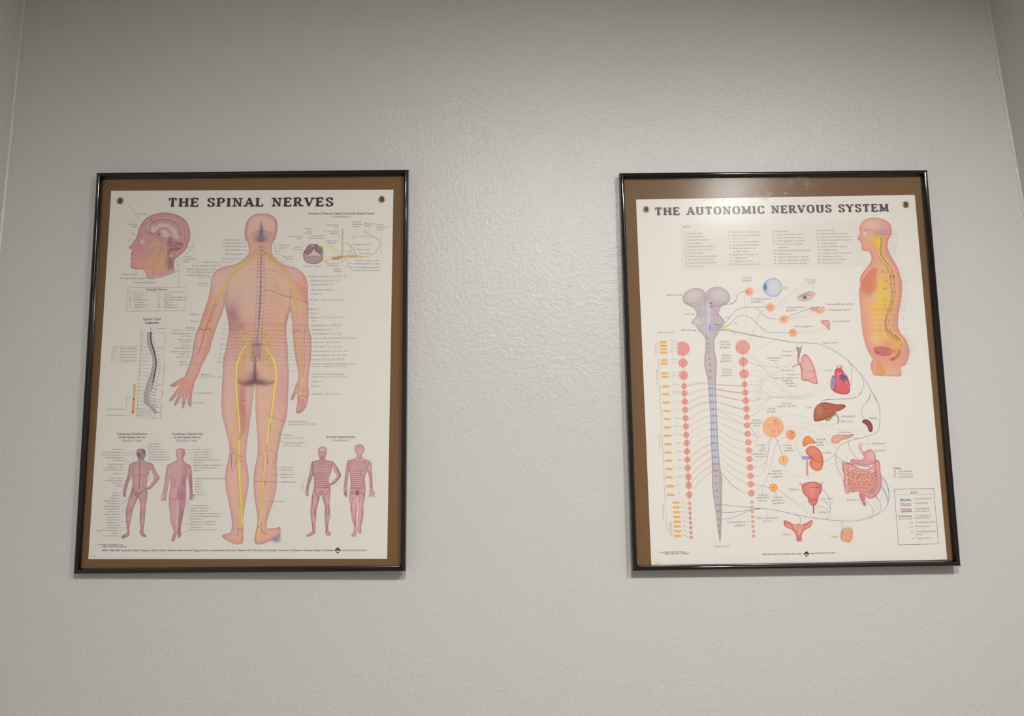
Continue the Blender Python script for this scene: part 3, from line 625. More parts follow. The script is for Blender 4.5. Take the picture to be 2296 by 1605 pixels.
for sg, pts in ((-1, 'L'), (1, 'R')):                                  # lumbosacral plexus
    for k in range(11):
        x0 = 545+sg*rnd.uniform(24, 46); y0 = 1020+k*24
        nerve(zA, '%f,%f %f,%f %f,%f' % (x0, y0, x0+sg*(40+k*4), y0+10+k*3, 545+sg*rnd.uniform(110, 150), y0+60+k*5), .8, .75)
    for k in range(20):
        x0 = 545+sg*rnd.uniform(30, 130); y0 = rnd.uniform(1000, 1260)
        ln(zA, '%f,%f %f,%f' % (x0, y0, x0+sg*16, y0+rnd.uniform(-12, 18)), .9, rnd.choice([(146, 98, 52), (224, 190, 100), (110, 70, 50), (210, 170, 80)]), .7)
nerve(zA, '480,1050 430,1080 400,1120 385,1160', 1.1); nerve(zA, '590,995 615,1030 640,1075 680,1110', 1.2); nerve(zA, '600,1080 640,1078 675,1100', 1.2)
nerve(zA, '450,1140 415,1190 390,1250 378,1310', 3.0); nerve(zA, '470,1150 440,1200 405,1260 380,1320', 1.6); nerve(zA, '490,1210 440,1230 400,1280', 1.4)
nerve(zA, '620,1150 655,1200 685,1260 700,1310', 3.2); nerve(zA, '600,1150 640,1190 680,1250', 1.8); nerve(zA, '590,1220 630,1240 645,1320 660,1420', 1.0, .7); nerve(zA, '440,1270 415,1330 405,1420', .9, .7)
nerve(zB, '318,310 303,340 297,400 296,470 298,540 304,610', 5.2); nerve(zB, '535,300 555,345 562,400 560,460 548,540 540,610', 5.6)
nerve(zB, '304,610 312,690 318,760 322,830', 4.2); nerve(zB, '300,640 290,720 274,790 268,870 270,940', 1.5); nerve(zB, '318,830 314,900 312,980 318,1080 324,1180 330,1290 333,1420', 5.0)
nerve(zB, '322,800 308,850 306,900', 1.5); nerve(zB, '308,900 306,1000 306,1150 308,1300 306,1440', 1.3); nerve(zB, '322,850 330,940 332,1000', 1.3)
nerve(zB, '540,600 530,690 512,780 502,860 496,920', 5.4); nerve(zB, '532,700 545,760 546,850 540,930', 1.8); nerve(zB, '496,920 488,1000 480,1090 472,1180 464,1280 455,1380 440,1500', 3.8)
nerve(zB, '535,1020 535,1100 528,1180 520,1250', 1.2, .8); nerve(zB, '520,1150 520,1240 500,1330 490,1430', 1.1, .7); nerve(zB, '470,1100 468,1220 450,1400', .9, .6)
nerve(zB, '535,560 525,620 515,680', 1.2)
bl(zB, 332, 1250, 4, 60, (206, 170, 60), .5)
for k in range(60):
    cx, cy = rnd.choice(((325, 980), (520, 960), (340, 620), (490, 1090), (270, 970)))
    bl(zB, cx+rnd.gauss(0, 12), cy+rnd.gauss(0, 34), 1.1, 1, rnd.choice([(120, 74, 60), (232, 208, 150), (150, 96, 60)]), .6)
for t in ('268,930 264,1000 270,1060', '500,880 498,940 506,1010', '330,810 312,850', '525,740 520,790', '306,1440 330,1455', '440,1440 470,1400', '480,1120 486,1150'): ln(zB, t, 1.2, (112, 70, 50), .7)
ln(zB, '505,690 630,735', .7, (130, 90, 80), .6); ln(zB, '415,1128 560,1130', .8, (130, 80, 80), .5)
p.flush('back_view_figure', 'large salmon figure seen from behind with yellow nerves')

# ---- head in profile
p = Paint(chL, 284, 470, 434, 630, 1.6)
head = z1('1190,570 1060,585 960,630 895,700 860,780 838,850 820,890 780,945 745,985 755,1003 785,1018 775,1040 768,1070 775,1095 762,1120 772,1150 762,1200 775,1235 820,1250 900,1252 930,1262 950,1310 975,1360 '
          '1060,1362 1180,1330 1290,1290 1285,1240 1285,1180 1300,1130 1350,1085 1420,1020 1460,930 1480,840 1465,740 1420,660 1330,600')
p.fill(head, (192, 136, 132), (150, 92, 104), 3, .6)
hm = p.m
bl(z1, 820, 1000, 14, 20, (198, 128, 126), .7); bl(z1, 860, 1160, 16, 14, (200, 138, 128), .7); bl(z1, 1080, 1180, 30, 20, (206, 158, 120), .7); bl(z1, 1000, 1290, 24, 14, (210, 146, 128), .7)
bl(z1, 1240, 1180, 8, 22, (130, 88, 106), .8); bl(z1, 1230, 1290, 14, 8, (190, 160, 160), .6)
p.blob(*z1('1180,1380')[0], 34, 8, (206, 198, 188), .75, 0); p.blob(*z1('1290,1340')[0], 10, 12, (206, 198, 188), .7, 0)
br = z1('1180,610 1060,635 960,690 930,760 945,815 1000,830 1060,850 1110,880 1180,880 1240,870 1270,900 1350,905 1400,930 1425,850 1410,750 1350,660 1270,620')
p.fill(br, (190, 146, 142), (150, 104, 116), 2.5, .6); br_m = p.m
for t in ('960,800 1040,830 1080,800 1120,760 1190,745 1260,770 1300,830 1300,900', '1000,760 1010,700 1070,665 1180,655 1290,690 1350,760 1360,850'): ln(z1, t, 2.4, (140, 92, 108), .6, 1)
for t in ('940,680 960,640 1030,612', '1010,690 1050,640 1120,625 1160,640', '1190,625 1250,650 1300,640', '1320,680 1370,720 1360,780', '1400,760 1380,820 1410,870', '970,760 990,720 980,690', '1050,690 1090,680 1110,700', '1200,680 1240,700 1280,730', '1300,760 1330,790'):
    ln(z1, t, 1.0, (140, 96, 110), .5, .6); ln(z1, t.replace('0,', '4,'), .9, (212, 180, 172), .4, .6)
p.fill(z1('1010,735 1100,700 1200,705 1290,760 1330,850 1310,900 1280,840 1240,770 1180,745 1110,760 1060,800 1010,800'), (206, 172, 164), (170, 124, 128), 1.4, .5)
p.fill(z1('1100,790 1160,765 1220,790 1240,840 1210,880 1150,870 1090,840'), (208, 168, 160), (140, 92, 104), 2, .6)
bl(z1, 1100, 830, 5, 5, (104, 66, 84), .7); ln(z1, '945,815 1000,850 1080,865 1160,930 1230,950', 2, (110, 72, 84), .6, 1); ln(z1, '945,815 990,835 1050,850', 1.2, (220, 196, 180), .7, .5)
p.fill(z1('1215,880 1260,880 1250,960 1240,1050 1210,1080 1200,1000'), (160, 112, 122), (120, 80, 98), 1.5, .6)
p.fill(z1('1250,930 1330,920 1390,945 1380,990 1310,1030 1240,1010'), (176, 126, 130), (124, 80, 98), 2, .7)
for t in ('1250,970 1320,960 1390,950', '1250,1000 1320,990 1360,1000', '1220,1030 1290,1010 1350,1000', '1240,900 1320,930 1400,945'): ln(z1, t, 2, (104, 64, 84), .6, .9)
p.fill(z1('1215,1075 1250,1055 1285,1070 1280,1105 1240,1110'), (200, 150, 140), (130, 80, 90), 1.3, .7); ln(z1, '1205,1050 1200,1120 1195,1200', 2.5, (120, 78, 94), .6, 1)
p.m = br_m
for k in range(26):
    a_ = 3.35+k*.125; R_a = 1.0+.0*k
    for rr_, c_ in ((225, (146, 102, 114)), (255, (208, 172, 164)), (190, (150, 104, 116))):
        x_, y_ = 1180+rr_*math.cos(a_)*1.02, 850+rr_*math.sin(a_)*.92
        ln(z1, '%f,%f %f,%f %f,%f' % (x_, y_, x_+rnd.uniform(-16, 16), y_+rnd.uniform(-14, 14), x_+rnd.uniform(-22, 22), y_+rnd.uniform(8, 24)), 1.0, c_, .5, .6)
p.m = hm
ln(z1, '1000,645 1050,700 1095,735', 1.0, (84, 50, 56), .8)
p.fill(z1('872,900 900,888 940,892 925,915 945,940 905,958 878,930'), (186, 164, 160), (150, 116, 122), 1, .5, soft=.6); bl(z1, 872, 905, 1.8, 3, (96, 84, 100), .8); bl(z1, 900, 915, 4, 5, (206, 196, 190), .7)
bl(z1, 985, 915, 10, 6, (166, 130, 116), .6); bl(z1, 1105, 980, 6, 9, (108, 70, 90), .8); ln(z1, '835,850 880,860 920,870', 1.2, (150, 96, 100), .5); ln(z1, '775,1096 820,1100 850,1095', 1.3, (130, 76, 88), .7, .7)
ln(z1, '760,985 785,1015', 1.6, (120, 70, 80), .6); bl(z1, 1150, 905, 14, 6, (190, 156, 100), .6); ln(z1, '920,1245 935,1290 960,1350', 1.6, (150, 90, 96), .5, 1)
p.m = hm
for t in ('1230,1000 1180,950 1100,935 1020,960 990,985', '1210,990 1150,940 1060,925 1000,940', '1130,940 1090,960 1060,1000 1060,1060', '1200,1000 1160,1040 1130,1120 1080,1180 1060,1230', '1190,1010 1180,1100 1140,1180 1130,1290', '1210,1010 1190,1150 1190,1290',
          '1150,950 1170,1010 1150,1060 1100,1130', '1070,1010 1080,1080 1120,1110', '1050,1020 1090,1120 1050,1200 960,1240', '1220,960 1190,990 1160,985', '980,900 1040,905 1090,925', '1170,1060 1160,1150 1175,1280', '1060,930 1000,990 960,1060 930,1150', '1110,1140 1060,1190 1040,1270'):
    p.line(z1(t), 1.9, (150, 108, 60), .4, .6, True); p.line(z1(t), .9, rnd.choice([(226, 190, 106), (214, 172, 92), (232, 204, 130)]), .9, .5, True)
for k in range(40): bl(z1, rnd.gauss(1120, 50), rnd.gauss(1080, 80), 1, 1, rnd.choice([(228, 196, 110), (130, 90, 60)]), .6)
p.flush('head_profile_drawing', 'pink sectioned head facing left with brain')

# ---- slice of thoracic cord
p = Paint(chL, 676, 508, 860, 608, 1.7)
p.fill(z2('865,960 900,945 950,950 985,945 1020,965 1040,1010 1040,1110 1015,1160 960,1185 900,1185 840,1165 805,1120 803,1050 830,1010 845,985'), (170, 136, 140), (110, 78, 92), 2, .6)
p.fill(z2('835,1010 860,965 920,985 950,955 1000,985 1025,1025 990,1060 920,1040 860,1070 815,1050'), (140, 110, 122), (90, 66, 84), 1.5, .6)
p.fill(z2('920,985 890,1040 830,1070 815,1090 900,1095 1020,1090 1000,1050 960,1020'), (196, 164, 160), (120, 84, 98), 1.3, .6)
ln(z2, '920,975 905,1030 850,1075', 2.2, (84, 60, 78), .8, .8); ln(z2, '925,980 960,1030 1020,1070', 2.2, (84, 60, 78), .8, .8)
for x in (840, 875, 905, 935, 965, 1000): ln(z2, '%d,1095 %d,1140 %d,1180' % (x, x-2, x), 1.4, (120, 84, 98), .6, .7)
for x in (855, 890, 950, 985): ln(z2, '%d,1100 %d,1170' % (x, x), 1.8, (208, 180, 176), .5, .7)
for t, w_ in (('990,950 1050,945 1110,985 1170,1020 1230,1070', 5), ('1000,970 1060,960 1130,1000 1200,1050', 3.2), ('1040,1105 1090,1135 1160,1110 1220,1080', 2.6), ('1040,1130 1090,1155 1150,1120', 1.8), ('1040,1080 1090,1110 1170,1100', 1.6)):
    p.line(z2(t), w_+1, (150, 136, 80), .5, .7); p.line(z2(t), w_, (212, 202, 136), .95, .5); p.line(z2(t), w_*.3, (232, 226, 178), .8, .4)
p.line(z2('1150,1125 1220,1120 1290,1100 1440,1090'), 4.6, (196, 140, 104), .95, .6); p.line(z2('1170,1118 1220,1110 1260,1100'), 5.5, (176, 122, 90), .8, 1)
p.line(z2('1290,1095 1400,1085 1500,1095'), 3, (204, 150, 112), .9)
for t, w_ in (('1300,1100 1460,1110 1560,1095 1650,1060 1710,990 1725,920 1680,880 1600,830 1545,800', 1.9), ('1545,800 1530,785', 1), ('1640,862 1540,855 1420,862 1390,880', 1.2), ('1420,862 1405,850', 1),
              ('1275,770 1272,900 1270,1040 1265,1090', 1.9), ('1290,935 1340,945 1400,1000 1430,1080', 1.7), ('1370,970 1370,1040 1350,1080', 1.1), ('1280,1090 1320,1140 1340,1180 1345,1200 1310,1220', 1.3),
              ('1345,1200 1370,1240 1390,1262', 1.2), ('1265,1110 1272,1160 1260,1170', 1.5), ('1290,935 1275,980 1300,1035 1360,1040', .9)):
    p.line(z2(t), w_+.8, (140, 132, 100), .45, .5); p.line(z2(t), w_, (196, 186, 140), .85, .5)
bl(z2, 1268, 920, 2.5, 8, (186, 184, 120), .9, 0, False); bl(z2, 1265, 1050, 3, 7, (184, 160, 110), .7, 0, False)
p.flush('spinal_cord_slice_drawing', 'violet cord slice with pale yellow nerve roots')

# ---- vertebral column, side view
p = Paint(chL, 312, 736, 362, 946, 1.8)
fr = zC('905,530 900,600 905,660 925,720 955,790 965,860 955,930 935,1000 905,1080 880,1160 865,1240 870,1320 905,1350 950,1390 985,1430')
bk = zC('950,530 945,600 960,660 985,720 1000,800 1008,870 995,940 980,1010 965,1080 945,1150 925,1210 925,1280 950,1340 985,1390 1000,1430')
p.fill(VS([fr, bk[::-1]]), (166, 158, 156), (120, 112, 116), 1.6, .6)
for k in range(27):
    t = k/26*(len(cm(fr))-1); f_ = cm(fr)[int(t)]; b_ = cm(bk)[min(int(t), len(cm(bk))-1)]
    p.line([f_, f_+(b_-f_)*.55+(0, 1)], .9, (96, 90, 96), .55, .5, True); p.line([f_+(0, 2), f_+(b_-f_)*.5+(0, 3)], 1.2, (196, 190, 184), .5, .5, True)
    L_ = 6+5*min(1, k/10) + (2 if k > 16 else 0)
    if k < 24: p.line([b_, b_+(L_*.6, 2.0), b_+(L_, 5.5 if 7 < k < 18 else 2.5)], 1.4 if k < 17 else 2.6, (150, 142, 148), .75, .6)
p.line(zC('945,1180 925,1240 940,1320 980,1380 1015,1430'), 3, (168, 160, 160), .8, 1); p.line(zC('985,1400 990,1450 975,1490 955,1505'), 1.6, (150, 142, 140), .8, .6)
p.line(zC('975,1010 955,1100 935,1180 920,1260 945,1340'), 2.2, (190, 184, 180), .7, .7)
p.line(zC('945,530 945,600 955,660 980,740 1000,820 1005,880 995,950 980,1030 968,1090'), 2.7, (64, 52, 54), .95, .5); p.line(zC('968,1090 955,1150 945,1180'), 1.5, (90, 80, 82), .8)
p.line(zC('1003,800 1006,880 996,950'), .7, (160, 150, 146), .7, .4)
p.flush('vertebral_column_drawing', 'grey side view of a spine')
p = Paint(chL, 290, 856, 308, 932, 1.8)
p.fill(zC('745,1110 775,1110 772,1200 765,1290 745,1290 745,1200'), (206, 172, 88), (190, 150, 70), 1, .5, smooth=False)
p.fill(zC('740,1280 768,1280 760,1360 752,1440 728,1440 733,1360'), (214, 148, 96), (196, 124, 80), 1, .5, smooth=False)
bl(zC, 752, 1275, 2, 2, (92, 68, 40), .9, 0, False); bl(zC, 740, 1422, 2, 3, (120, 60, 40), .8, 0, False)
p.flush('plexus_colour_bar', 'narrow yellow and orange bar')

# ---- four small figures
def small(name, z, outl, box_, base, rim, extra, lab, hole=None):
    global p
    p = Paint(chL, *box_, 1.7); p.fill(z(outl), base, rim, 2.4, .65)
    if hole: bm0 = p.m; p.fill(z(hole), (206, 198, 188)); p.m = bm0
    extra(); p.flush(name, lab)
antf = ('740,292 705,300 695,330 700,360 712,400 708,418 660,430 625,455 615,500 605,560 585,620 568,680 558,740 570,772 590,770 590,735 600,690 615,640 632,600 642,560 650,600 655,650 648,700 '
        '628,760 605,840 592,900 590,960 592,1030 600,1090 602,1125 575,1150 542,1172 548,1188 580,1186 620,1160 626,1130 625,1080 640,1010 650,940 672,870 700,810 712,780 722,800 730,850 733,900 728,960 728,1030 '
        '735,1090 728,1130 745,1160 780,1178 790,1165 768,1130 768,1080 778,1010 782,940 788,870 800,800 806,740 803,700 830,698 880,650 925,590 915,560 880,500 860,450 820,430 780,420 772,400 785,360 783,320 770,298')
def ex1():
    bl(zE, 720, 340, 8, 5, (150, 110, 118), .6); bl(zE, 772, 320, 4, 8, (92, 74, 84), .8); bl(zE, 715, 355, 5, 4, (90, 70, 80), .7); bl(zE, 735, 385, 7, 5, (120, 88, 100), .6)
    ln(zE, '715,345 735,342', 1.2, (80, 60, 70), .8); ln(zE, '725,430 728,560 720,700', 1.1, (130, 60, 70), .8); ln(zE, '640,545 690,560 725,545 770,560 815,545', 1.8, (150, 98, 108), .5, 1.2)
    for x in (690, 760): ln(zE, '%d,590 %d,640 %d,690' % (x, x, x), 2, (160, 112, 120), .4, 1.5)
    ln(zE, '655,690 690,720 718,745 760,715 800,690', 1.2, (110, 62, 74), .7); ln(zE, '690,740 700,770 715,772 722,740', 3, (140, 88, 96), .6, 1); ln(zE, '655,470 665,500 650,530', 1, (120, 60, 76), .6)
    for t in ('660,700 650,730 640,770', '650,690 670,730 680,760', '820,520 830,580 790,640', '620,560 610,620', '600,930 640,920 650,900', '740,950 775,940', '590,1025 640,1022', '730,860 740,940 735,1000', '810,690 780,690 770,680'): ln(zE, t, 1, (120, 70, 80), .55)
    for x, y in ((700, 520), (770, 520), (690, 620), (750, 620), (640, 830), (760, 860), (880, 560), (620, 1000), (750, 1030)): bl(zE, x, y, 5, 8, (206, 160, 152), .45)
    bl(zE, 565, 1178, 5, 3, (120, 104, 96), .7); bl(zE, 770, 1165, 5, 3, (120, 104, 96), .6); bl(zE, 575, 755, 3, 5, (140, 120, 112), .6); ln(zE, '655,660 655,720 690,760', 1, (90, 60, 70), .6)
small('front_view_figure', zE, antf, (272, 998, 362, 1212), (184, 140, 140), (140, 98, 108), ex1, 'mauve figure facing forward, hand on hip', '836,506 856,545 868,590 842,640 808,678 800,640 806,590 822,540')
postf = ('1135,290 1100,300 1088,340 1098,380 1098,405 1050,435 1010,450 995,490 985,560 975,640 960,720 940,765 935,775 955,778 940,815 960,800 958,825 975,800 985,825 990,790 1000,740 1015,660 1030,580 1035,640 1030,700 1020,780 1020,860 1030,940 '
         '1035,1020 1060,1090 1065,1140 1045,1195 1045,1215 1075,1215 1090,1170 1098,1140 1110,1180 1135,1175 1142,1140 1138,1090 1155,1000 1170,920 1180,860 1190,780 1192,700 1190,640 1200,570 1215,620 1225,700 1225,760 1225,810 1238,795 1245,820 1250,790 1270,812 '
         '1262,770 1290,772 1260,740 1255,660 1252,580 1245,500 1235,460 1190,440 1165,410 1168,380 1182,340 1172,300')
def ex2():
    p.m = p.m; ln(zE, '1137,300 1135,400 1130,560 1120,700 1110,790', 1.2, (206, 176, 170), .7); ln(zE, '1110,800 1108,860 1104,940 1100,1100', 2.2, (206, 198, 188), .9, .6)
    for x, y, rx, ry in ((1160, 350, 4, 12), (1170, 600, 7, 40), (1140, 760, 9, 10), (1240, 640, 4, 36), (1140, 960, 6, 50), (1120, 1120, 4, 14)): bl(zE, x, y, rx, ry, (170, 108, 122), .7)
    for t in ('1115,700 1140,660 1170,650', '1125,760 1150,770 1165,755', '1120,690 1115,740 1125,800', '1150,690 1155,730', '1175,480 1195,520 1185,560', '1240,560 1235,640 1250,720', '1250,600 1262,660', '1120,980 1125,1060 1115,1150', '1130,1020 1140,960 1150,900', '1140,1000 1110,1040', '1040,790 1075,800 1105,780', '1110,800 1150,800 1185,780', '1155,640 1160,600', '1190,460 1215,470 1238,500', '1130,1060 1120,1120', '1240,740 1235,790', '1170,900 1150,940 1130,900'):
        ln(zE, t, 1.0, (120, 58, 74), .6)
    ln(zE, '1080,600 1070,680', 4, (166, 116, 122), .4, 2.5); ln(zE, '1040,480 1060,540 1040,580', 2, (160, 110, 118), .4, 1.5)
    for x, y in ((1060, 520), (1070, 740), (1160, 520), (1130, 340), (1060, 900), (1070, 1000), (1000, 640)): bl(zE, x, y, 6, 9, (206, 158, 152), .45)
    bl(zE, 945, 765, 6, 4, (214, 196, 140), .7, 0, False); bl(zE, 1062, 1180, 5, 8, (196, 110, 104), .7)
small('rear_view_figure', zE, postf, (356, 1000, 444, 1218), (196, 148, 146), (156, 104, 116), ex2, 'pink figure turned away with spread hands')
dermf = ('858,272 825,285 815,320 822,360 830,400 790,412 755,425 740,480 730,550 712,620 698,690 688,735 705,768 720,765 722,720 728,670 745,610 762,570 772,560 778,620 775,680 760,740 748,820 740,900 742,960 750,1020 758,1070 755,1120 '
         '705,1155 705,1172 740,1168 785,1140 790,1100 790,1040 800,970 800,920 815,850 835,780 850,755 862,790 875,840 885,900 882,960 885,1030 892,1090 890,1130 905,1158 935,1160 945,1140 920,1110 918,1060 932,990 938,920 930,850 938,780 940,700 945,665 '
         '985,640 1040,580 1045,550 1010,480 975,430 930,412 890,400 895,360 905,320 898,285')
def ex3():
    for k in range(13):
        y = 428+k*21; w_ = 100-abs(k-2)*2.2 if k < 7 else 78
        ln(zF, '%d,%d %d,%d %d,%d' % (852-w_, y+4, 850, y-5+k*.6, 852+w_, y+4), 1.25, (122, 70, 80), .8, .5)
    for t in ('755,430 765,470 762,560', '965,430 950,470 945,540', '740,540 720,600 700,700', '755,560 735,640', '1000,480 1030,560 990,630 950,650', '1010,490 1040,560', '780,690 810,780 820,800', '850,715 830,735 845,755 865,735 850,715', '940,690 900,740 865,800', '760,760 765,860 790,930 770,960', '880,800 900,870 890,930', '742,960 760,1040 765,1110', '900,950 905,1060 900,1120', '915,850 925,920 895,960', '820,790 790,900 780,960', '925,640 905,670 870,690'):
        ln(zF, t, 1.1, (104, 60, 72), .75)
    ln(zF, '840,330 855,326', 1.4, (90, 66, 78), .7); ln(zF, '870,328 885,330', 1.4, (90, 66, 78), .7); ln(zF, '862,340 860,355', 1.2, (130, 90, 96), .6); ln(zF, '848,368 872,368', 1.3, (120, 76, 86), .7); bl(zF, 860, 390, 6, 4, (140, 98, 104), .6); bl(zF, 860, 300, 7, 5, (206, 170, 160), .7)
    for x, y in ((800, 500), (900, 500), (780, 850), (910, 820), (770, 1000), (910, 1000)): bl(zF, x, y, 6, 10, (206, 158, 150), .4)
    bl(zF, 925, 655, 5, 4, (170, 118, 130), .7)
small('dermatome_front_figure', zF, dermf, (682, 998, 770, 1208), (192, 144, 142), (148, 100, 110), ex3, 'striped figure facing forward', '950,478 980,530 1002,565 965,610 928,640 922,600 938,540')
dermb = ('1228,250 1195,260 1180,290 1185,325 1200,345 1200,380 1150,400 1115,410 1100,460 1088,540 1078,620 1072,690 1075,740 1090,772 1105,770 1108,720 1112,650 1120,580 1130,520 1138,580 1140,650 1130,720 1128,800 1140,860 1142,930 1155,1000 1175,1070 '
         '1170,1120 1150,1160 1165,1172 1190,1170 1205,1130 1215,1110 1220,1140 1245,1138 1250,1100 1248,1060 1265,980 1272,920 1270,860 1285,790 1292,720 1288,650 1285,580 1310,520 1325,580 1330,660 1330,720 1328,780 1342,765 1350,785 1362,760 1385,782 1378,745 1392,735 1368,710 1362,650 1358,580 1355,500 '
         '1345,430 1310,405 1262,385 1258,345 1275,325 1280,290 1262,258')
def ex4():
    for k in range(14):
        y = 420+k*20.5; w_ = 95-abs(k-2)*2 if k < 6 else 74
        ln(zF, '%d,%d %d,%d %d,%d' % (1212-w_, y+6, 1212, y-6, 1212+w_, y+6), 1.25, (122, 70, 80), .8, .5)
    for t in ('1110,440 1120,500 1100,560 1090,680', '1330,430 1310,500 1345,560 1350,680', '1150,760 1170,700 1210,690 1250,700 1270,760', '1170,750 1190,715 1212,712 1235,715 1250,750', '1190,750 1200,730 1222,730 1235,750', '1150,720 1160,740', '1165,780 1150,850 1140,900', '1210,780 1200,860 1190,960 1195,1080', '1280,730 1255,850 1260,950 1240,1060', '1145,860 1165,960 1185,1050', '1225,830 1240,780', '1215,360 1232,395 1250,380', '1240,500 1240,560'):
        ln(zF, t, 1.0, (104, 58, 72), .75)
    ln(zF, '1208,780 1212,900 1206,1000 1208,1080', 2.4, (206, 198, 188), .9, .6); bl(zF, 1210, 735, 3, 6, (90, 50, 60), .8); bl(zF, 1225, 300, 6, 7, (216, 150, 142), .7); bl(zF, 1092, 745, 3, 5, (110, 86, 90), .7); bl(zF, 1225, 270, 9, 5, (176, 132, 120), .6)
    for x, y in ((1170, 480), (1255, 480), (1160, 850), (1250, 850), (1160, 960)): bl(zF, x, y, 6, 10, (214, 164, 156), .4)
small('dermatome_rear_figure', zF, dermb, (766, 992, 846, 1208), (200, 150, 146), (158, 106, 116), ex4, 'striped figure turned away')

# ---- lettering and ruled lines
T = Ink(chL, 4); DK = (58, 46, 46); TX = (122, 112, 107); LG = (156, 146, 140)
T.text(377, 463.6, 'THE SPINAL NERVES', 19.8, DK, bold=2, fit=371); T.flush('title_lettering', 'THE SPINAL NERVES in heavy black capitals')
T = Ink(chL, 3)
def t1(z, x, y, s_, h=4.1, al='l', c=TX, bold=0, **k):
    q = z('%f,%f' % (x, y))[0]; T.text(q[0], q[1], s_, h, c, al, bold, **k)
def rl(z, t, w_=.6, c=LG, **k): T.line(z(t), w_, c, **k)
B3 = (84, 74, 72)
t1(z1, 1075, 1503, 'Cranial Nerves', 5.2, 'c', B3, 1, fit=48)
t1(zC, 955, 390, 'Spinal Cord', 5.4, 'c', B3, 1, fit=39); t1(zC, 955, 430, 'Segments', 5.4, 'c', B3, 1, fit=31)
t1(z2, 1260, 592, 'Portion of Thoracic Spinal Cord with Spinal Nerves', 5.0, 'c', B3, 1, fit=147); t1(z2, 1257, 628, '(Diagrammatic)', 4.6, 'c', TX, 0, fit=43)
t1(zE, 650, 155, 'Cutaneous Distribution', 4.7, 'c', B3, 1, fit=68); t1(zE, 650, 188, 'of the Spinal Nerves', 4.7, 'c', B3, 1, fit=60); t1(zE, 645, 222, '(Anterior View)', 4.7, 'c', TX, 0, fit=45)
t1(zE, 1205, 155, 'Cutaneous Distribution', 4.7, 'c', B3, 1, fit=69); t1(zE, 1203, 188, 'of the Spinal Nerves', 4.7, 'c', B3, 1, fit=60); t1(zE, 1198, 222, '(Posterior View)', 4.7, 'c', TX, 0, fit=46)
t1(zF, 1040, 184, 'Dermal Segmentation', 4.7, 'c', B3, 1, fit=65); t1(zF, 1040, 218, '(Dermatomes)', 4.7, 'c', TX, 0, fit=39)
# head labels
for x, y, s_, al in ((850, 592, 'Thalamus', 'l'), (725, 720, 'Olfactory', 'l'), (780, 748, 'bulb', 'l'), (775, 832, 'III', 'l'), (730, 912, 'IV', 'l'), (648, 1316, 'Ciliary ganglion', 'l'), (640, 1366, 'Pterygopalatine ganglion', 'l'), (795, 1417, 'Trigeminal ganglion', 'l'),
                     (1500, 905, 'V', 'l'), (1505, 950, 'VI', 'l'), (1495, 995, 'VII', 'l'), (1465, 1030, 'VIII', 'l'), (1430, 1062, 'IX', 'l'), (1395, 1105, 'Cervical', 'l'), (1395, 1135, 'sympathetic', 'l'), (1395, 1164, 'trunk', 'l'), (1330, 1140, 'X', 'l'), (1305, 1170, 'XI', 'l'), (1308, 1206, 'XII', 'l'), (1318, 1280, 'C1', 'l')):
    t1(z1, x, y, s_, 3.6, al)
for t in ('740,480 880,665', '820,735 860,760', '770,905 860,905', '1480,905 1380,900', '1500,985 1440,985', '830,1250 825,1300', '925,1260 915,1350', '1020,1390 1050,1140', '1290,1240 1330,1280', '1345,1210 1345,1440 1395,1440', '800,835 830,840'): rl(z1, t)
# cranial nerve table
rl(z1, '720,1470 1430,1466', .7); rl(z1, '716,1525 1432,1521', .5); rl(zC, '680,25 668,288', .6); rl(zC, '668,288 1328,284', .6); rl(zC, '1335,20 1328,284', .6)
for k, (a, b, c_, d) in enumerate((('I', 'Olfactory n.', 'VII', 'Facial n.'), ('II', 'Optic n.', 'VIII', 'Vestibulocochlear n.'), ('III', 'Oculomotor n.', 'IX', 'Glossopharyngeal n.'), ('IV', 'Trochlear n.', 'X', 'Vagus n.'), ('V', 'Trigeminal n.', 'XI', 'Accessory n.'), ('VI', 'Abducens n.', 'XII', 'Hypoglossal n.'))):
    y = 112+k*28; t1(zC, 712, y, a, 3.6, 'c'); t1(zC, 755-k, y, b, 3.6); t1(zC, 1033, y, c_, 3.6, 'c'); t1(zC, 1092-k, y, d, 3.6)
for k, (a, b) in enumerate((('C1-8', 'Cervical nerves'), ('T1-12', 'Thoracic nerves'), ('L1-5', 'Lumbar nerves'), ('S1-5', 'Sacral nerves'), ('Co', 'Coccygeal nerve'))):
    t1(zC, 518-2*k, 716+33*k, a, 3.4, c=LG); t1(zC, 598-2*k, 716+33*k, b, 3.4)
rl(zC, '510,690 780,688 772,868 498,872 510,690', .5, LG, smooth=False)
t1(zC, 1003, 490, 'Vertebrae', 3.4)
rl(zC, '836,508 838,700 822,900 805,1100 800,1240 795,1340 785,1480', .6, (130, 120, 116), smooth=False); rl(zC, '945,470 945,520', .9, (90, 80, 80))
for k in range(24):
    y = 520+k*41; xx = 836-(y-508)*.052; T.line(zC('%f,%f %f,%f' % (xx, y, 900+(30 if 740 < y < 1050 else 0)-(30 if y > 1100 else 0), y+6)), .55, LG)
    t1(zC, xx-12, y+8, str(k % 12 + 1), 2.6, 'c', LG)
for k in range(6): rl(zC, '790,%d 960,%d' % (1385+k*19, 1388+k*20), .55, LG)
for y0, y1, s_ in ((535, 690, 'Cervical'), (705, 1115, 'Thoracic'), (1125, 1280, 'Lumbar'), (1310, 1425, 'Sacral'), (1430, 1490, 'Coccyx')):
    xx = 1103-(y0-535)*.055; rl(zC, '%f,%f %f,%f %f,%f %f,%f' % (xx-90, y0, xx, y0, xx-6, y1, xx-90, y1), .5, LG, smooth=False)
    q = zC('%f,%f' % (xx+2, (y0+y1)/2-30))[0]; T.text(q[0], q[1], s_, 2.8, LG, 'l', rot=-1.5)
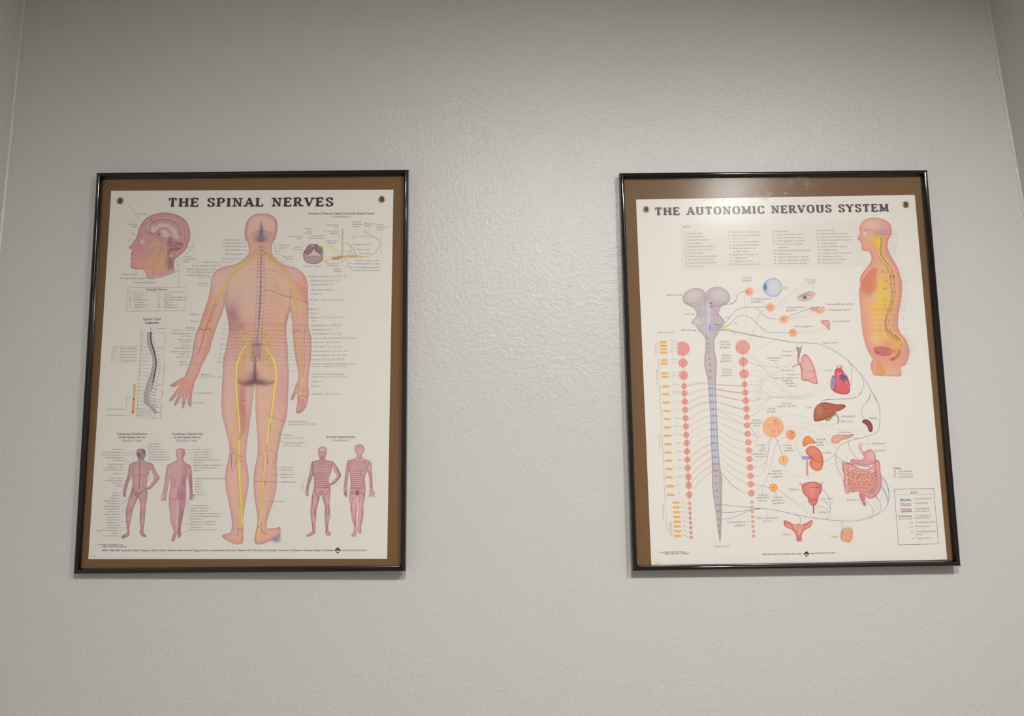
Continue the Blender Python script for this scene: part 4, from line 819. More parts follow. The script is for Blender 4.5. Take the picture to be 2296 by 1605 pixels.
t1(zC, 445, 1397, 'Lumbar plexus', 3.6); t1(zC, 440, 1464, 'Sacral plexus', 3.6)
rl(zC, '610,1392 665,1390 672,1255 745,1255', .7, LG, smooth=False); rl(zC, '585,1460 730,1455', .6)
# thoracic cord labels
for x, y, s_, al in ((905, 770, 'Anterior', 'r'), (900, 797, 'gray', 'r'), (900, 824, 'column', 'r'), (800, 862, 'Posterior gray', 'r'), (800, 888, 'column', 'r'), (792, 990, 'Lateral', 'r'), (792, 1018, 'funiculus', 'r'), (1055, 858, 'Intermediate', 'r'), (1055, 886, 'lateral column', 'r'),
                     (1230, 725, 'Sympathetic', 'r'), (1228, 752, 'trunk', 'r'), (1228, 798, 'Paravertebral', 'r'), (1225, 826, 'ganglion', 'r'), (1220, 912, 'Spinal root', 'r'), (1200, 940, '(efferent)', 'r'), (797, 1222, 'Posterior funiculi', 'l'), (1072, 1190, 'Dorsal root', 'l'), (1085, 1216, '(afferent)', 'l'), (1165, 1254, 'Spinal', 'l'), (1165, 1282, 'ganglion', 'l'),
                     (1392, 690, 'Anterior', 'l'), (1392, 718, 'cutaneous', 'l'), (1392, 745, 'branch', 'l'), (1540, 710, 'Muscular', 'l'), (1540, 737, 'branch', 'l'), (1678, 722, 'Lateral', 'l'), (1678, 750, 'cutaneous', 'l'), (1678, 778, 'branch', 'l'), (1612, 960, 'Meningeal ramus', 'r'), (1612, 1020, 'White ramus', 'r'), (1612, 1065, 'Gray ramus', 'r'),
                     (1715, 1152, 'Ventral primary ramus', 'r'), (1715, 1190, 'Dorsal primary ramus', 'r'), (1718, 1236, 'Deep (muscular)', 'r'), (1718, 1270, 'Superficial (cutaneous)', 'r')): t1(z2, x, y, s_, 3.5, al)
for t in ('870,830 872,950', '780,905 840,1000', '760,1020 800,1045', '985,895 940,955', '1230,765 1272,790 1275,900', '1225,835 1265,880', '1150,945 1160,1000', '1450,755 1448,850', '1587,755 1587,805', '1733,790 1745,930 1740,1080', '1345,1180 1450,1185', '1345,1225 1540,1228', '1390,1265 1450,1265', '1228,1140 1228,1230', '1150,1130 1145,1170', '870,1190 870,1210', '1400,1010 1455,1018', '1370,1050 1460,1062', '1040,1160 1100,1160'): rl(z2, t, .5)
# labels left of the large figure
for x, y, s_ in ((428, 258, 'Minor occipital n.'), (443, 285, 'Great auricular n.'), (455, 313, 'Transverse cervical n.'), (440, 342, 'Supraclavicular n.'), (443, 377, 'Dorsal scapular n.'), (405, 415, 'Suprascapular n.')): t1(zA, x, y, s_, 3.6, 'r')
for x, y, s_ in ((355, 443, 'Long thoracic n. (C5, C6, C7)'), (248, 475, 'Dorsal scapular n. (C4, C5)'), (205, 503, 'Median subscapular n. (C5,'), (190, 527, 'C6) and thoracodorsal n.'), (155, 553, 'Musculocutaneous n.'), (160, 574, '(C5, C6, C7)'), (140, 620, 'Axillary n.'), (138, 640, '(C5, C6)')): t1(zA, x, y, s_, 3.6, 'r')
for x, y, s_ in ((1500, 332, 'Median n.'), (1488, 410, 'Ulnar n.'), (1445, 482, 'Radial n.'), (1440, 512, '(C5, C6, C7, C8, T1)'), (1425, 546, 'Lateral cutaneous n.'), (1420, 576, 'of forearm'), (1408, 616, 'Deep branch'), (1402, 642, 'of radial n.'), (1395, 680, 'Posterior'), (1390, 710, 'interosseous n.'), (1388, 750, 'Superficial branch'), (1380, 778, 'of radial n.'), (1378, 812, '(C6, C7, C8)'), (1362, 868, 'Ulnar n.'), (1358, 900, '(C8, T1)')): t1(zC, x, y, s_, 3.6, 'r')
t1(zC, 1510, 1008, 'Median n.', 3.6); t1(zC, 1490, 1038, '(C5, C6, C7, C8, T1)', 3.6); t1(zC, 1460, 1216, 'Dorsal digital n.', 3.6); t1(zC, 1450, 1326, 'Medial n.', 3.6)
for t in ('1505,328 1620,330', '1490,408 1500,408', '1445,498 1560,500', '1430,545 1470,545', '1410,640 1450,640', '1395,706 1590,706', '1395,800 1420,800', '1365,888 1500,890', '1400,1210 1450,1210', '1250,1318 1440,1320'): rl(zC, t, .5, (150, 118, 108))
for t in ('425,255 450,262', '445,282 470,290', '458,310 480,318', '445,340 475,342', '448,373 470,372', '405,410 430,410', '250,472 330,468', '208,498 230,500', '160,550 175,552', '145,632 240,634'): rl(zA, t, .5, (160, 136, 126))
for k, s_ in enumerate(('L1', 'L2', 'L3', 'L4', 'L5', 'S1', 'S2', 'S3', 'S4', 'S5')): t1(zA, 268-k*4.5, 960+k*42-(k > 4)*k*6, s_, 3.4, 'c'); rl(zA, '%f,%f %f,%f' % (280-k*4.5, 956+k*42-(k > 4)*k*6, 310, 958+k*42-(k > 4)*k*6), .4, (160, 136, 130))
t1(zA, 218, 1345, 'Co', 3.4, 'c')
# labels right of the large figure
for k, s_ in enumerate(('C1', 'C2', 'C3', 'C4', 'C5', 'C6', 'C7', 'C8', 'T1')):
    x, y = ((690, 285), (698, 308), (700, 332), (700, 356), (704, 378), (715, 408), (745, 426), (770, 447), (810, 466))[k]; t1(zA, x, y, s_, 3.4, 'c')
rl(zA, '715,285 738,290 738,352 712,355', .5, LG, smooth=False); t1(zA, 742, 305, 'Cervical', 3.6); t1(zA, 742, 325, 'plexus', 3.6); t1(zA, 772, 398, 'Brachial', 3.6); t1(zA, 798, 418, 'plexus', 3.6); rl(zA, '710,370 760,390 870,478', .5)
for x, y, s_ in ((860, 1345, 'Posterior cord (C5, C6, C7, C8, T1)'), (888, 1395, 'Lateral cord (C5, C6, C7)'), (892, 1442, 'Medial cord (C8, T1)'), (895, 1505, 'Musculocutaneous n.'), (885, 1552, 'Axillary n.')): t1(z2, x, y, s_, 3.7)
for x, y, s_ in ((832, 170, 'Median n. (C5, C6, C7, C8, T1)'), (838, 217, 'T6'), (825, 274, 'Median n.'), (825, 320, 'Ulnar n.'), (828, 368, 'Radial n. (C5, C6, C7, C8, T1)'), (848, 410, 'T12'), (840, 456, 'Iliohypogastric n. (T12, L1)'), (850, 504, 'Ilioinguinal n. (L1)'), (858, 551, 'Genitofemoral n. (L1, L2)'), (865, 600, 'Lateral femoral cutaneous n. (L2, L3)'), (867, 646, 'Femoral n. (L2, L3, L4)'), (865, 695, 'Obturator n. (L2, L3, L4)'),
                 (858, 745, 'Superior gluteal n. (L4, L5, S1)'), (853, 792, 'Inferior gluteal n. (L5, S1, S2)'), (848, 840, 'Sciatic n. (L4, L5, S1, S2, S3)'), (842, 890, 'Common peroneal n. (posterior division'), (842, 918, 'of sciatic root) (L4, L5, S1, S2)'), (842, 1004, 'Tibial n. (anterior division of'), (842, 1034, 'sciatic root) (L4, L5, S1, S2, S3)'), (842, 1086, 'Median n.'), (848, 1138, 'Ulnar n.'), (848, 1229, 'Pudendal n. (S2, S3, S4)'), (583, 1538, 'Posterior femoral'), (583, 1568, 'cutaneous n. (S1, S2, S3)')): t1(zD, x, y, s_, 3.7)
for t in ('830,268 700,268', '820,312 640,312', '825,362 570,362', '840,402 560,400', '835,452 560,440', '850,498 560,490', '858,545 560,530', '862,595 560,590', '862,640 560,640', '862,690 560,685', '855,738 575,720', '850,786 575,760', '845,832 570,840', '840,886 560,890', '460,1030 650,1120', '570,950 700,965', '825,1120 845,1130', '360,1460 570,1530', '590,620 640,622', '570,800 650,800'): rl(zD, t, .4, (160, 132, 126))
for x, y, s_ in ((475, 165, 'Tibial n.'), (472, 193, '(L4, L5, S1, S2, S3)'), (475, 242, 'Common peroneal n.'), (472, 270, '(L4, L5, S1, S2)'), (430, 486, 'Lateral sural'), (430, 512, 'cutaneous n.'), (440, 557, 'Medial sural'), (440, 585, 'cutaneous n.'), (457, 632, 'Saphenous n.'), (412, 828, 'Tibial n.')): t1(zF, x, y, s_, 3.6)
for t in ('385,110 470,160', '415,185 470,235', '360,485 425,485', '290,552 435,552', '190,625 450,628', '240,815 408,822'): rl(zF, t, .5, (160, 130, 124))
# small-figure labels
for k, s_ in enumerate(('Infraorbital', 'Anterior cutaneous n.', 'Lateral cutaneous n.', 'Supraclavicular n.', 'Axillary n.')): t1(zE, 568-k*1, 307+k*27.5, s_, 3.3, 'r')
for k, s_ in enumerate(('Medial brachial', 'cutaneous n. and', 'intercostobrachial n.')): t1(zE, 565-k*2, 456+k*27, s_, 3.3, 'r')
t1(zE, 550, 550, 'Radial n.', 3.3, 'r')
for k, s_ in enumerate(('Antebrachial', 'cutaneous nerves', 'Posterior', 'Lateral')): t1(zE, 556-k*1, 591+k*27, s_, 3.3, 'r')
for k, s_ in enumerate(('Ulnar n.', 'Radial n.', 'Median n.', 'Iliohypogastric n.', 'Ilioinguinal n.', 'Genitofemoral n.', 'Lateral femoral', 'cutaneous n.', 'Anterior femoral', 'cutaneous n.', 'Obturator n.', 'Saphenous n.', 'Lateral sural', 'cutaneous n.', 'Superficial peroneal n.', 'Sural n.', 'Deep peroneal n.')): t1(zE, 540-k*1.2, 740+k*26.9, s_, 3.3, 'r')
for k, s_ in enumerate(('Ophthalmic n.', 'Maxillary n.', 'Mandibular n.', 'Greater occipital n.', 'Great auricular n.', 'Cervical cutaneous n.', 'Sternocleidomastoid n.')): t1(zE, 818-k*1, 251+k*26.5, s_, 3.3)
for k, s_ in enumerate(('Greater occipital n.', 'Lesser occipital n.', 'Great auricular n.', 'Supraclavicular n.', 'Dorsal rami of thoracic nn.', 'Axillary n.', 'Medial brachial cutaneous n.', 'and intercostobrachial n.', 'Radial n.')): t1(zE, 1265, 306+k*26.4, s_, 3.3)
for k, s_ in enumerate(('Antebrachial cutaneous nerves', 'Lateral', 'Posterior', 'Medial', 'Ulnar n.', 'Radial n.', '  Median n.')): t1(zE, 1278+k*.6, 597+k*27, s_, 3.3)
for k, s_ in enumerate(('Iliohypogastric n.', 'Superior gluteal n.', 'Inferior gluteal n.', 'Lateral femoral cutaneous n.', 'Posterior femoral cutaneous n.', 'Obturator n.', 'Lateral sural cutaneous n.', 'Medial sural cutaneous n.', 'Saphenous n.', 'Plantar branches of tibial n.')): t1(zE, 1240-k*1, 867+k*27, s_, 3.3)
for t in ('570,330 680,332 680,380', '570,355 658,355 660,440', '560,380 640,430', '550,410 620,445', '545,505 615,508', '560,545 640,540', '810,255 765,290', '820,300 780,330', '815,350 790,370', '1255,302 1170,298', '1255,330 1180,350', '1250,380 1190,420', '1265,410 1240,440', '1275,590 1255,600', '1300,750 1270,765', '1230,870 1195,790', '1235,915 1190,820', '1235,940 1180,850', '1230,1000 1170,930', '1225,1050 1150,1045', '1230,1100 1140,1150',
          '540,790 600,700', '540,820 640,760', '545,850 660,740', '540,870 600,800', '540,925 620,860', '540,980 600,930', '530,1025 640,1022', '530,1085 600,1082', '530,1110 600,1100', '530,1140 580,1160', '545,660 590,660'): rl(zE, t, .45, LG)
for k in range(13): t1(zF, 735-k*6, 402+k*24, str(k % 8 + 1), 2.6, 'c', LG); t1(zF, 1350+k*4, 400+k*22, str(k % 8 + 1), 2.6, 'c', LG); t1(zF, 1375-k*.5, 640+k*8, '-', 2, 'c', LG)
for k in range(5): t1(zF, 665+k*-2, 640+k*16, 'T' + str(k+1), 2.6, 'c', LG); rl(zF, '%d,%d %d,%d' % (690, 600+k*24, 770, 560+k*24), .35, LG)
for x, y, s_ in ((795, 360, 'C2'), (920, 352, 'C3'), (1308, 375, 'C5'), (953, 976, 'L4'), (1287, 980, 'L4'), (957, 1132, 'L5'), (1035, 635, 'C6'), (1003, 665, 'C8'), (1018, 650, 'C7')): t1(zF, x, y, s_, 2.8, 'c', LG)
# imprint
BI = (104, 94, 92)
t1(zE, 308, 1260, '9781', 2.9, c=BI, bold=1); t1(zE, 352, 1259, 'ISBN 1-58779-080-0 Paper', 3.0, c=BI, bold=1, fit=48); t1(zE, 352, 1278, 'ISBN 1-58779-081-9 Laminated', 3.0, c=BI, bold=1, fit=55); t1(zE, 248, 1372, '00-00', 2.6, c=LG, bold=1)
t1(zE, 352, 1318, '\u00a91993, 2000, 2002 Anatomical Chart Company, Skokie, Illinois. Medical illustrations by Peggy Gerrity, in consultation with Harry Monsen, Ph.D., Professor of Anatomy, University of Illinois at Chicago College of Medicine', 4.0, c=BI, bold=1, fit=517)
t1(zF, 1050, 1316, 'Lippincott Williams & Wilkins', 3.8, c=BI, bold=0, fit=57)
T.flush('caption_lettering', 'small grey anatomical labels and leader lines')
def logo(ch, z, x, y, r):
    L = Ink(ch, 5); k = np.array([(x, y-r), (x-r, y), (x, y+r), (x+r, y)], float)
    def poly(a, b): L.quads(ch.xy(z(' '.join('%f,%f' % q for q in a))), ch.xy(z(' '.join('%f,%f' % q for q in b))), (64, 58, 56))
    poly([(x, y-r), (x-r, y-.05*r)], [(x, y-r), (x+r, y-.05*r)])
    poly([(x-r, y-.05*r), (x-.62*r, y+.32*r)], [(x, y-.1*r), (x-.45*r, y+.18*r)]); poly([(x+r, y-.05*r), (x+.62*r, y+.32*r)], [(x, y-.1*r), (x+.45*r, y+.18*r)])
    poly([(x-.5*r, y+.48*r), (x, y+r)], [(x+.5*r, y+.48*r), (x, y+r)])
    L.flush('publisher_emblem', 'small dark diamond emblem')
logo(chL, zF, 1013, 1309, 32)
# ================================================================== chart 2: THE AUTONOMIC NERVOUS SYSTEM
QR = [(1426.6, 446.3), (2049.4, 437.8), (2121.9, 1253.6), (1461.2, 1269.4)]
chR = Chart(sheetR, QR, (223, 217, 206))
PR = (223, 217, 206)
r1 = Z(1380, 370, 5.7325); r2 = Z(1740, 370, 5.7325); r3 = Z(1400, 600, 5.7316); r4 = Z(1640, 600, 5.35); r5 = Z(1820, 600, 5.3486)
r6 = Z(1400, 860, 6.0421); r7 = Z(1680, 880, 6.3778); r8 = Z(1400, 1060, 6.0421); r9 = Z(1640, 1060, 6.0421); rX = Z(1900, 980, 4.8633)

# ---- side torso
p = Paint(chR, 1916, 482, 2046, 850, 1.6)
tor = VS([r2('1245,680 1150,700 1090,750 1065,820 1072,880 1045,940 1050,965 1072,975 1085,1010 1095,1050 1092,1080 1115,1105 1185,1115 1210,1160 1222,1220 1180,1290 1120,1370 1080,1440 1070,1520'),
          r5('575,170 578,210 565,270 570,400 580,520 588,620 600,740 622,860 660,980 712,1075 728,1092 708,1140 703,1200 720,1245 745,1290 900,1302 1060,1300 1062,1230 1075,1190 1120,1160 1155,1080 1163,1000 1150,930 1120,860 1070,800 1035,730 1028,620 1040,520 1060,420 1075,300 1075,180 1055,100 1020,20'),
          r2('1590,1400 1540,1290 1470,1170 1430,1070 1440,960 1475,900 1480,820 1450,750 1370,700')])
p.fill(tor, (222, 152, 130), (204, 116, 116), 3.5, .65); tm = p.m
def bl2(z, x, y, rx, ry, c, a=.6, rot=0, clip=True): bl(z, x, y, rx, ry, c, a, rot, clip)
bl(r2, 1230, 770, 24, 12, (224, 188, 166), .8); bl(r2, 1380, 860, 14, 16, (216, 150, 158), .7); bl(r2, 1130, 1000, 12, 16, (222, 152, 130), .6); bl(r2, 1200, 1040, 16, 14, (226, 164, 116), .6)
bl(r2, 1210, 920, 18, 9, (222, 180, 110), .8, 20); bl(r2, 1135, 880, 4, 6, (210, 206, 196), .9); bl(r2, 1138, 850, 2, 2, (120, 140, 130), .8); bl(r2, 1310, 905, 10, 5, (176, 130, 168), .7); bl(r2, 1300, 985, 10, 12, (232, 190, 40), .9)
bl(r2, 1320, 1010, 7, 14, (232, 186, 30), .9); ln(r2, '1130,840 1200,830 1300,850 1470,850', 1.6, (176, 118, 140), .5); ln(r2, '1260,880 1400,885 1470,880', 1.4, (150, 96, 120), .5)
p.fill(r5('720,20 660,80 610,150 590,230 600,300 680,320 760,290 795,250 795,190 770,130 775,60 780,10'), (222, 124, 88), (204, 96, 84), 2.5, .5); bl(r5, 710, 240, 12, 12, (206, 88, 78), .6); p.m = tm
bl(r5, 700, 335, 20, 5, (196, 130, 128), .7); bl(r5, 640, 480, 16, 22, (228, 162, 112), .7); bl(r5, 640, 700, 12, 50, (222, 150, 128), .8); bl(r5, 780, 450, 22, 40, (234, 188, 110), .65); bl(r5, 770, 690, 14, 36, (236, 188, 100), .7)
bl(r5, 830, 330, 13, 60, (234, 196, 100), .8); bl(r5, 835, 240, 8, 30, (222, 186, 60), .6); bl(r5, 880, 380, 14, 30, (230, 186, 90), .6); bl(r5, 835, 400, 4, 8, (238, 196, 20), .9); bl(r5, 800, 490, 8, 9, (236, 186, 40), .7); bl(r5, 770, 850, 12, 12, (226, 190, 140), .8)
bl(r5, 1050, 900, 9, 12, (232, 182, 60), .7); bl(r5, 980, 960, 14, 12, (232, 170, 80), .6); bl(r5, 930, 1240, 30, 12, (226, 178, 140), .8); bl(r5, 960, 1150, 24, 10, (230, 160, 110), .7); bl(r5, 850, 840, 20, 10, (232, 190, 60), .5)
p.fill(r5('740,965 800,948 900,955 960,990 950,1040 880,1065 800,1050 755,1020'), (204, 108, 94), (186, 92, 90), 1.8, .6); p.m = tm; bl(r5, 780, 1020, 5, 3, (150, 80, 80), .6)
ln(r5, '1045,990 1030,1050 990,1085 960,1100', 5, (190, 92, 74), .8, 1); bl(r5, 965, 1100, 5, 3, (172, 76, 64), .8); bl(r5, 985, 1000, 8, 7, (236, 172, 60), .8)
for k in range(10): a_ = k*.63; ln(r5, '985,1000 %f,%f' % (985+42*math.cos(a_), 1000+38*math.sin(a_)), 1, (206, 120, 44), .7)
p.fill(r5('775,1140 800,1130 830,1170 865,1220 875,1260 850,1285 800,1275 770,1230'), (228, 152, 84), (208, 128, 84), 1.5, .6); p.m = tm
ln(r5, '1060,60 1075,200', 2, (214, 130, 128), .4, 2)
# yellow cord with dark vertebral marks
cord = VS([r2('1345,950 1345,1030 1335,1100 1350,1170 1400,1240 1460,1320 1510,1420'), r5('975,120 985,200 990,290 980,380 960,460 930,550 915,640 925,730 960,790 1010,830 1060,880')])
p.line(cord + (1.5, 0), 7.5, (232, 184, 92), .8, 1.5, True); p.line(VS([r2('1320,950 1310,1100 1340,1200 1400,1330'), r5('910,60 940,200 930,350 900,480 870,620 850,760 900,850')]), 5, (232, 190, 110), .6, 1.5, True)
cc = cm(cord, n=10); n_ = len(cc)
for k in range(46):
    x, y = cc[min(n_-1, int(k/46*n_))]; ang = .5
    p.line([(x-1, y-1.6), (x+1.4, y+1.8)], 1.8, (116, 84, 48), .8, .5)
    if k > 12: p.line([(x+1, y), (x+5.5, y+3.5)], 1.0, (226, 180, 96), .8, .5)
    if k > 8: p.line([(x-9 if k < 24 else x-7, y-1), (x-6.5 if k < 24 else x-5, y+2.5)], 1.9, (134, 92, 50), .6, .6); p.blob(x-12, y+rnd.uniform(-2, 2), 2, 1.8, (236, 190, 60), .7)
for k in range(34): bl(r5, rnd.uniform(840, 960), rnd.uniform(0, 560), 1.6, 1.2, rnd.choice([(196, 132, 60), (240, 200, 80), (160, 100, 50), (226, 150, 90)]), .7)
for k in range(16): bl(r5, rnd.uniform(700, 880), rnd.uniform(380, 800), 2.4, 1.8, rnd.choice([(238, 190, 40), (226, 160, 100), (232, 180, 70)]), .6)
ln(r5, '930,550 905,640 920,740', 3, (222, 172, 140), .8, .8)
for t in ('880,580 870,700 900,800 960,860', '900,560 885,660 905,760', '1000,810 1050,860 1085,930', '990,850 1040,900 1070,950'): ln(r5, t, 1, (130, 96, 60), .6)
for y in range(20, 800, 60): ln(r5, '%d,%d %d,%d' % (700+(y % 120), y+380 if y < 400 else y, 1060, (y+380 if y < 400 else y)+2), .6, (156, 104, 70), .5)
p.flush('side_torso_drawing', 'salmon side view of head and trunk with yellow nerves')

# ---- brainstem and cord
p = Paint(chR, 1526, 636, 1642, 1220, 1.6)
bs = VS([r3('1045,320 1020,285 960,262 890,262 820,290 770,330 750,385 765,440 820,480 880,510 915,550 932,600 905,640 872,680 872,715 920,745 950,800 1000,850 1035,900 1045,960 1040,1080 1030,1160 1030,1250 1050,1340 1070,1420 1080,1520'),
         r6('1140,50 1155,250 1165,420 1170,620 1175,800 1185,1000 1190,1200 1190,1360'), r8('1205,300 1235,520 1260,720 1285,880 1298,945 1308,880 1318,720 1322,520 1325,300 1330,120'),
         r6('1330,1320 1322,1250 1300,1120 1285,950 1275,800 1265,620 1258,450 1250,250 1245,60'), r3('1180,1560 1180,1420 1190,1300 1185,1180 1165,1080 1160,980 1170,900 1205,850 1235,790 1270,740 1290,690 1250,630 1215,590 1230,540 1255,490 1310,465 1350,430 1362,380 1340,320 1290,275 1220,245 1150,248 1090,275')])
p.fill(bs, (192, 176, 176), (150, 134, 142), 3, .6); bm2 = p.m
for x, y, rx, ry, c, a in ((890, 350, 16, 12, (208, 194, 184), .8), (1220, 340, 18, 13, (208, 194, 188), .8), (1060, 400, 8, 16, (168, 150, 162), .6), (960, 560, 9, 14, (182, 160, 168), .6), (1180, 570, 10, 12, (190, 156, 168), .7), (935, 690, 9, 9, (208, 198, 192), .8), (1190, 700, 14, 10, (188, 172, 180), .6),
                       (1075, 700, 7, 34, (204, 196, 204), .8), (1075, 480, 6, 10, (206, 198, 210), .7), (1120, 500, 4, 3, (110, 116, 188), .8), (1100, 770, 2.5, 8, (110, 124, 200), .8), (1095, 540, 3, 3, (214, 206, 214), .8)): bl(r3, x, y, rx, ry, c, a)
bl(r3, 1015, 505, 4, 5, (160, 190, 214), .9); bl(r3, 1110, 455, 3, 2, (70, 50, 90), .7)
for t in ('760,440 850,480 960,490 1040,440', '1350,430 1260,480 1150,480 1090,440', '1045,320 1040,420 1050,600 1060,900', '800,450 880,460 980,410', '1310,450 1200,440 1110,400', '920,745 1000,740 1040,700', '1250,740 1160,720 1120,670', '930,600 1000,620 1040,580', '1220,590 1150,620 1110,590'): ln(r3, t, 1.5, (146, 126, 138), .5, .9)
for y, x in ((910, 1085), (968, 1088), (1030, 1092), (1092, 1095), (1165, 1100), (1245, 1105), (1325, 1108), (1410, 1112)): ln(r3, '%d,%d %d,%d %d,%d' % (x-18, y+10, x-12, y-14, x+14, y-12), .9, (96, 84, 90), .7, .4); ln(r3, '%d,%d %d,%d' % (x-14, y+12, x+16, y+12), .9, (96, 84, 90), .6, .4)
bp_ = VS([r3('1120,1520'), r6('1195,60 1205,300 1215,600 1228,850 1240,1060')])
p.line(bp_, 14, (176, 180, 200), .75, 1.5, True); p.line(bp_+(-2.5, 0), 1.6, (206, 206, 220), .7, .6, True); p.line(bp_+(3, 0), 1.6, (206, 206, 220), .7, .6, True)
for k in range(16):
    x, y = (1180+k*4.7, 62+k*93); x = 1185+k*4.2
    if y < 1240:
        for dx in (-32, -8, 10, 40): ln(r6, '%f,%f %f,%f' % (x+dx, y-8, x+dx+3, y+12), 1.3, (84, 84, 110), .75, .5)
for x, y in ((1240, 45), (1244, 143), (1252, 240), (1255, 332), (1262, 430), (1268, 520), (1272, 620), (1278, 715), (1282, 800)): ln(r8, '%d,%d %d,%d' % (x-14, y-8, x-10, y+10), 1, (90, 80, 86), .7); ln(r8, '%d,%d %d,%d %d,%d' % (x+4, y-8, x+16, y-2, x+6, y+10), 1, (90, 80, 86), .7)
ln(r8, '1295,0 1300,300 1300,700', 2.4, (168, 150, 158), .6, 1); ln(r8, '1215,60 1235,400 1270,800', 2, (204, 190, 188), .6, 1)
for t, w_ in (('1190,830 1240,800 1300,790 1360,800 1395,815', 3.5), ('1220,800 1290,760 1360,725 1385,710', 2.2), ('1290,800 1340,790 1390,820', 4)): p.line(r3(t), w_, (214, 200, 112), .85, .8)
p.flush('brainstem_and_cord_drawing', 'long mauve brainstem and tapering spinal cord')

# ---- organs
def organ(name, box_, fn, lab, s_=1.7):
    global p
    p = Paint(chR, *box_, s_); fn(); p.flush(name, lab)
def f_(z, t, *a, **k): return p.fill(z(t), *a, **k)
def o1():
    f_(r3, '1910,130 1840,155 1795,200 1785,255 1800,310 1850,360 1910,375 1975,360 2015,310 2025,250 2010,190 1965,145', (194, 196, 212), (140, 150, 184), 3, .7, hi=(206, 204, 212))
    bl(r3, 1920, 240, 12, 12, (206, 202, 206), .6); bl(r3, 1812, 250, 5, 10, (96, 140, 184), .9); bl(r3, 1808, 250, 2, 6, (40, 76, 120), .9); p.line(r3('1795,200 1780,250 1795,310'), 1.5, (150, 186, 210), .8)
    p.line(r3('2025,262 2080,262'), 8, (212, 204, 142), .95, .6)
organ('eyeball_drawing', (1708, 618, 1770, 670), o1, 'blue eyeball facing left')
def o2():
    f_(r4, '785,360 830,320 890,300 940,285 985,300 1010,325 980,350 950,385 890,405 830,400', (220, 178, 168), (206, 150, 146), 2, .5, soft=.8)
    f_(r4, '820,360 860,335 910,330 945,350 920,380 860,385', (218, 212, 204), (150, 130, 130), 1, .6); bl(r4, 880, 355, 6, 5.5, (86, 136, 160), .95); bl(r4, 878, 355, 2.5, 2.5, (24, 40, 60), .95)
    p.line(r4('815,350 860,325 910,318 960,340'), 1.4, (130, 90, 90), .8, .6); p.line(r4('890,305 940,290 990,310'), 3, (214, 146, 146), .7, 1)
    for k in range(7): bl(r4, 890+k*14, 300+(k % 2)*6, 1.1, .9, (150, 70, 80), .7)
organ('human_eye_drawing', (1782, 648, 1834, 680), o2, 'open blue eye with pink lids')
def o3():
    f_(r4, '935,490 960,475 1010,478 1050,470 1070,480 1050,510 1010,525 960,515', (222, 152, 144), (196, 110, 112), 1.2, .6)
    f_(r4, '1030,500 1060,480 1090,470 1115,485 1112,520 1080,550 1040,550 1020,530', (232, 176, 138), (206, 136, 108), 1.5, .6); p.line(r4('1040,505 1070,480'), 2.6, (236, 216, 180), .8, .6)
    for x, y in ((960, 485), (985, 482), (1010, 486), (1040, 520), (1060, 510)): bl(r4, x, y, 1, 1, (100, 50, 60), .8)
organ('submandibular_gland_drawing', (1810, 684, 1852, 706), o3, 'small pink and peach gland')
def o4():
    f_(r4, '1062,640 1100,630 1150,628 1175,645 1182,690 1178,740 1160,748 1140,720 1110,690 1075,670 1060,675 1085,660', (222, 162, 150), (196, 116, 116), 1.6, .6)
    for k in range(12): bl(r4, rnd.uniform(1080, 1175), rnd.uniform(640, 720), 1, 1, (186, 100, 104), .6)
organ('parotid_gland_drawing', (1834, 714, 1866, 744), o4, 'small curved pink gland')
def o5():
    f_(r4, '870,1040 905,1045 945,1090 980,1160 1005,1230 1020,1300 1032,1370 1025,1398 980,1390 920,1365 860,1355 835,1320 832,1250 825,1190 815,1150 835,1130 838,1080', (222, 160, 150), (190, 106, 110), 3, .7)
    bl(r4, 910, 1190, 10, 14, (224, 176, 164), .7); bl(r4, 930, 1300, 14, 8, (224, 172, 158), .6); p.line(r4('890,1240 940,1245 1000,1240'), 1.0, (180, 100, 100), .6); p.line(r4('840,1340 900,1345 960,1335 1000,1310'), 2, (196, 110, 112), .5, 1)
    f_(r4, '778,960 800,950 815,965 840,950 835,1000 820,1040 815,1090 800,1100 790,1080 795,1020', (170, 150, 156), (110, 92, 104), 1.4, .7)
    p.line(r4('805,1080 800,1120 810,1140'), 3, (176, 132, 138), .9); p.line(r4('735,1190 780,1165 820,1160'), 3.2, (196, 140, 140), .9); p.line(r4('800,1050 800,1130 830,1180 860,1240'), 1.8, (150, 100, 108), .8)
    for x, y in ((782, 958), (798, 1030), (795, 1050), (848, 1190), (850, 1215), (870, 1248), (740, 1190)): bl(r4, x, y, 1, 1, (60, 40, 56), .9)
    for k in range(5): p.line(r4('%f,%f %f,%f' % (785, 1050+k*14, 800, 1052+k*14)), 1.1, (206, 196, 200), .8, .4)
organ('lung_and_windpipe_drawing', (1774, 774, 1838, 866), o5, 'pink lung beside a mauve windpipe')
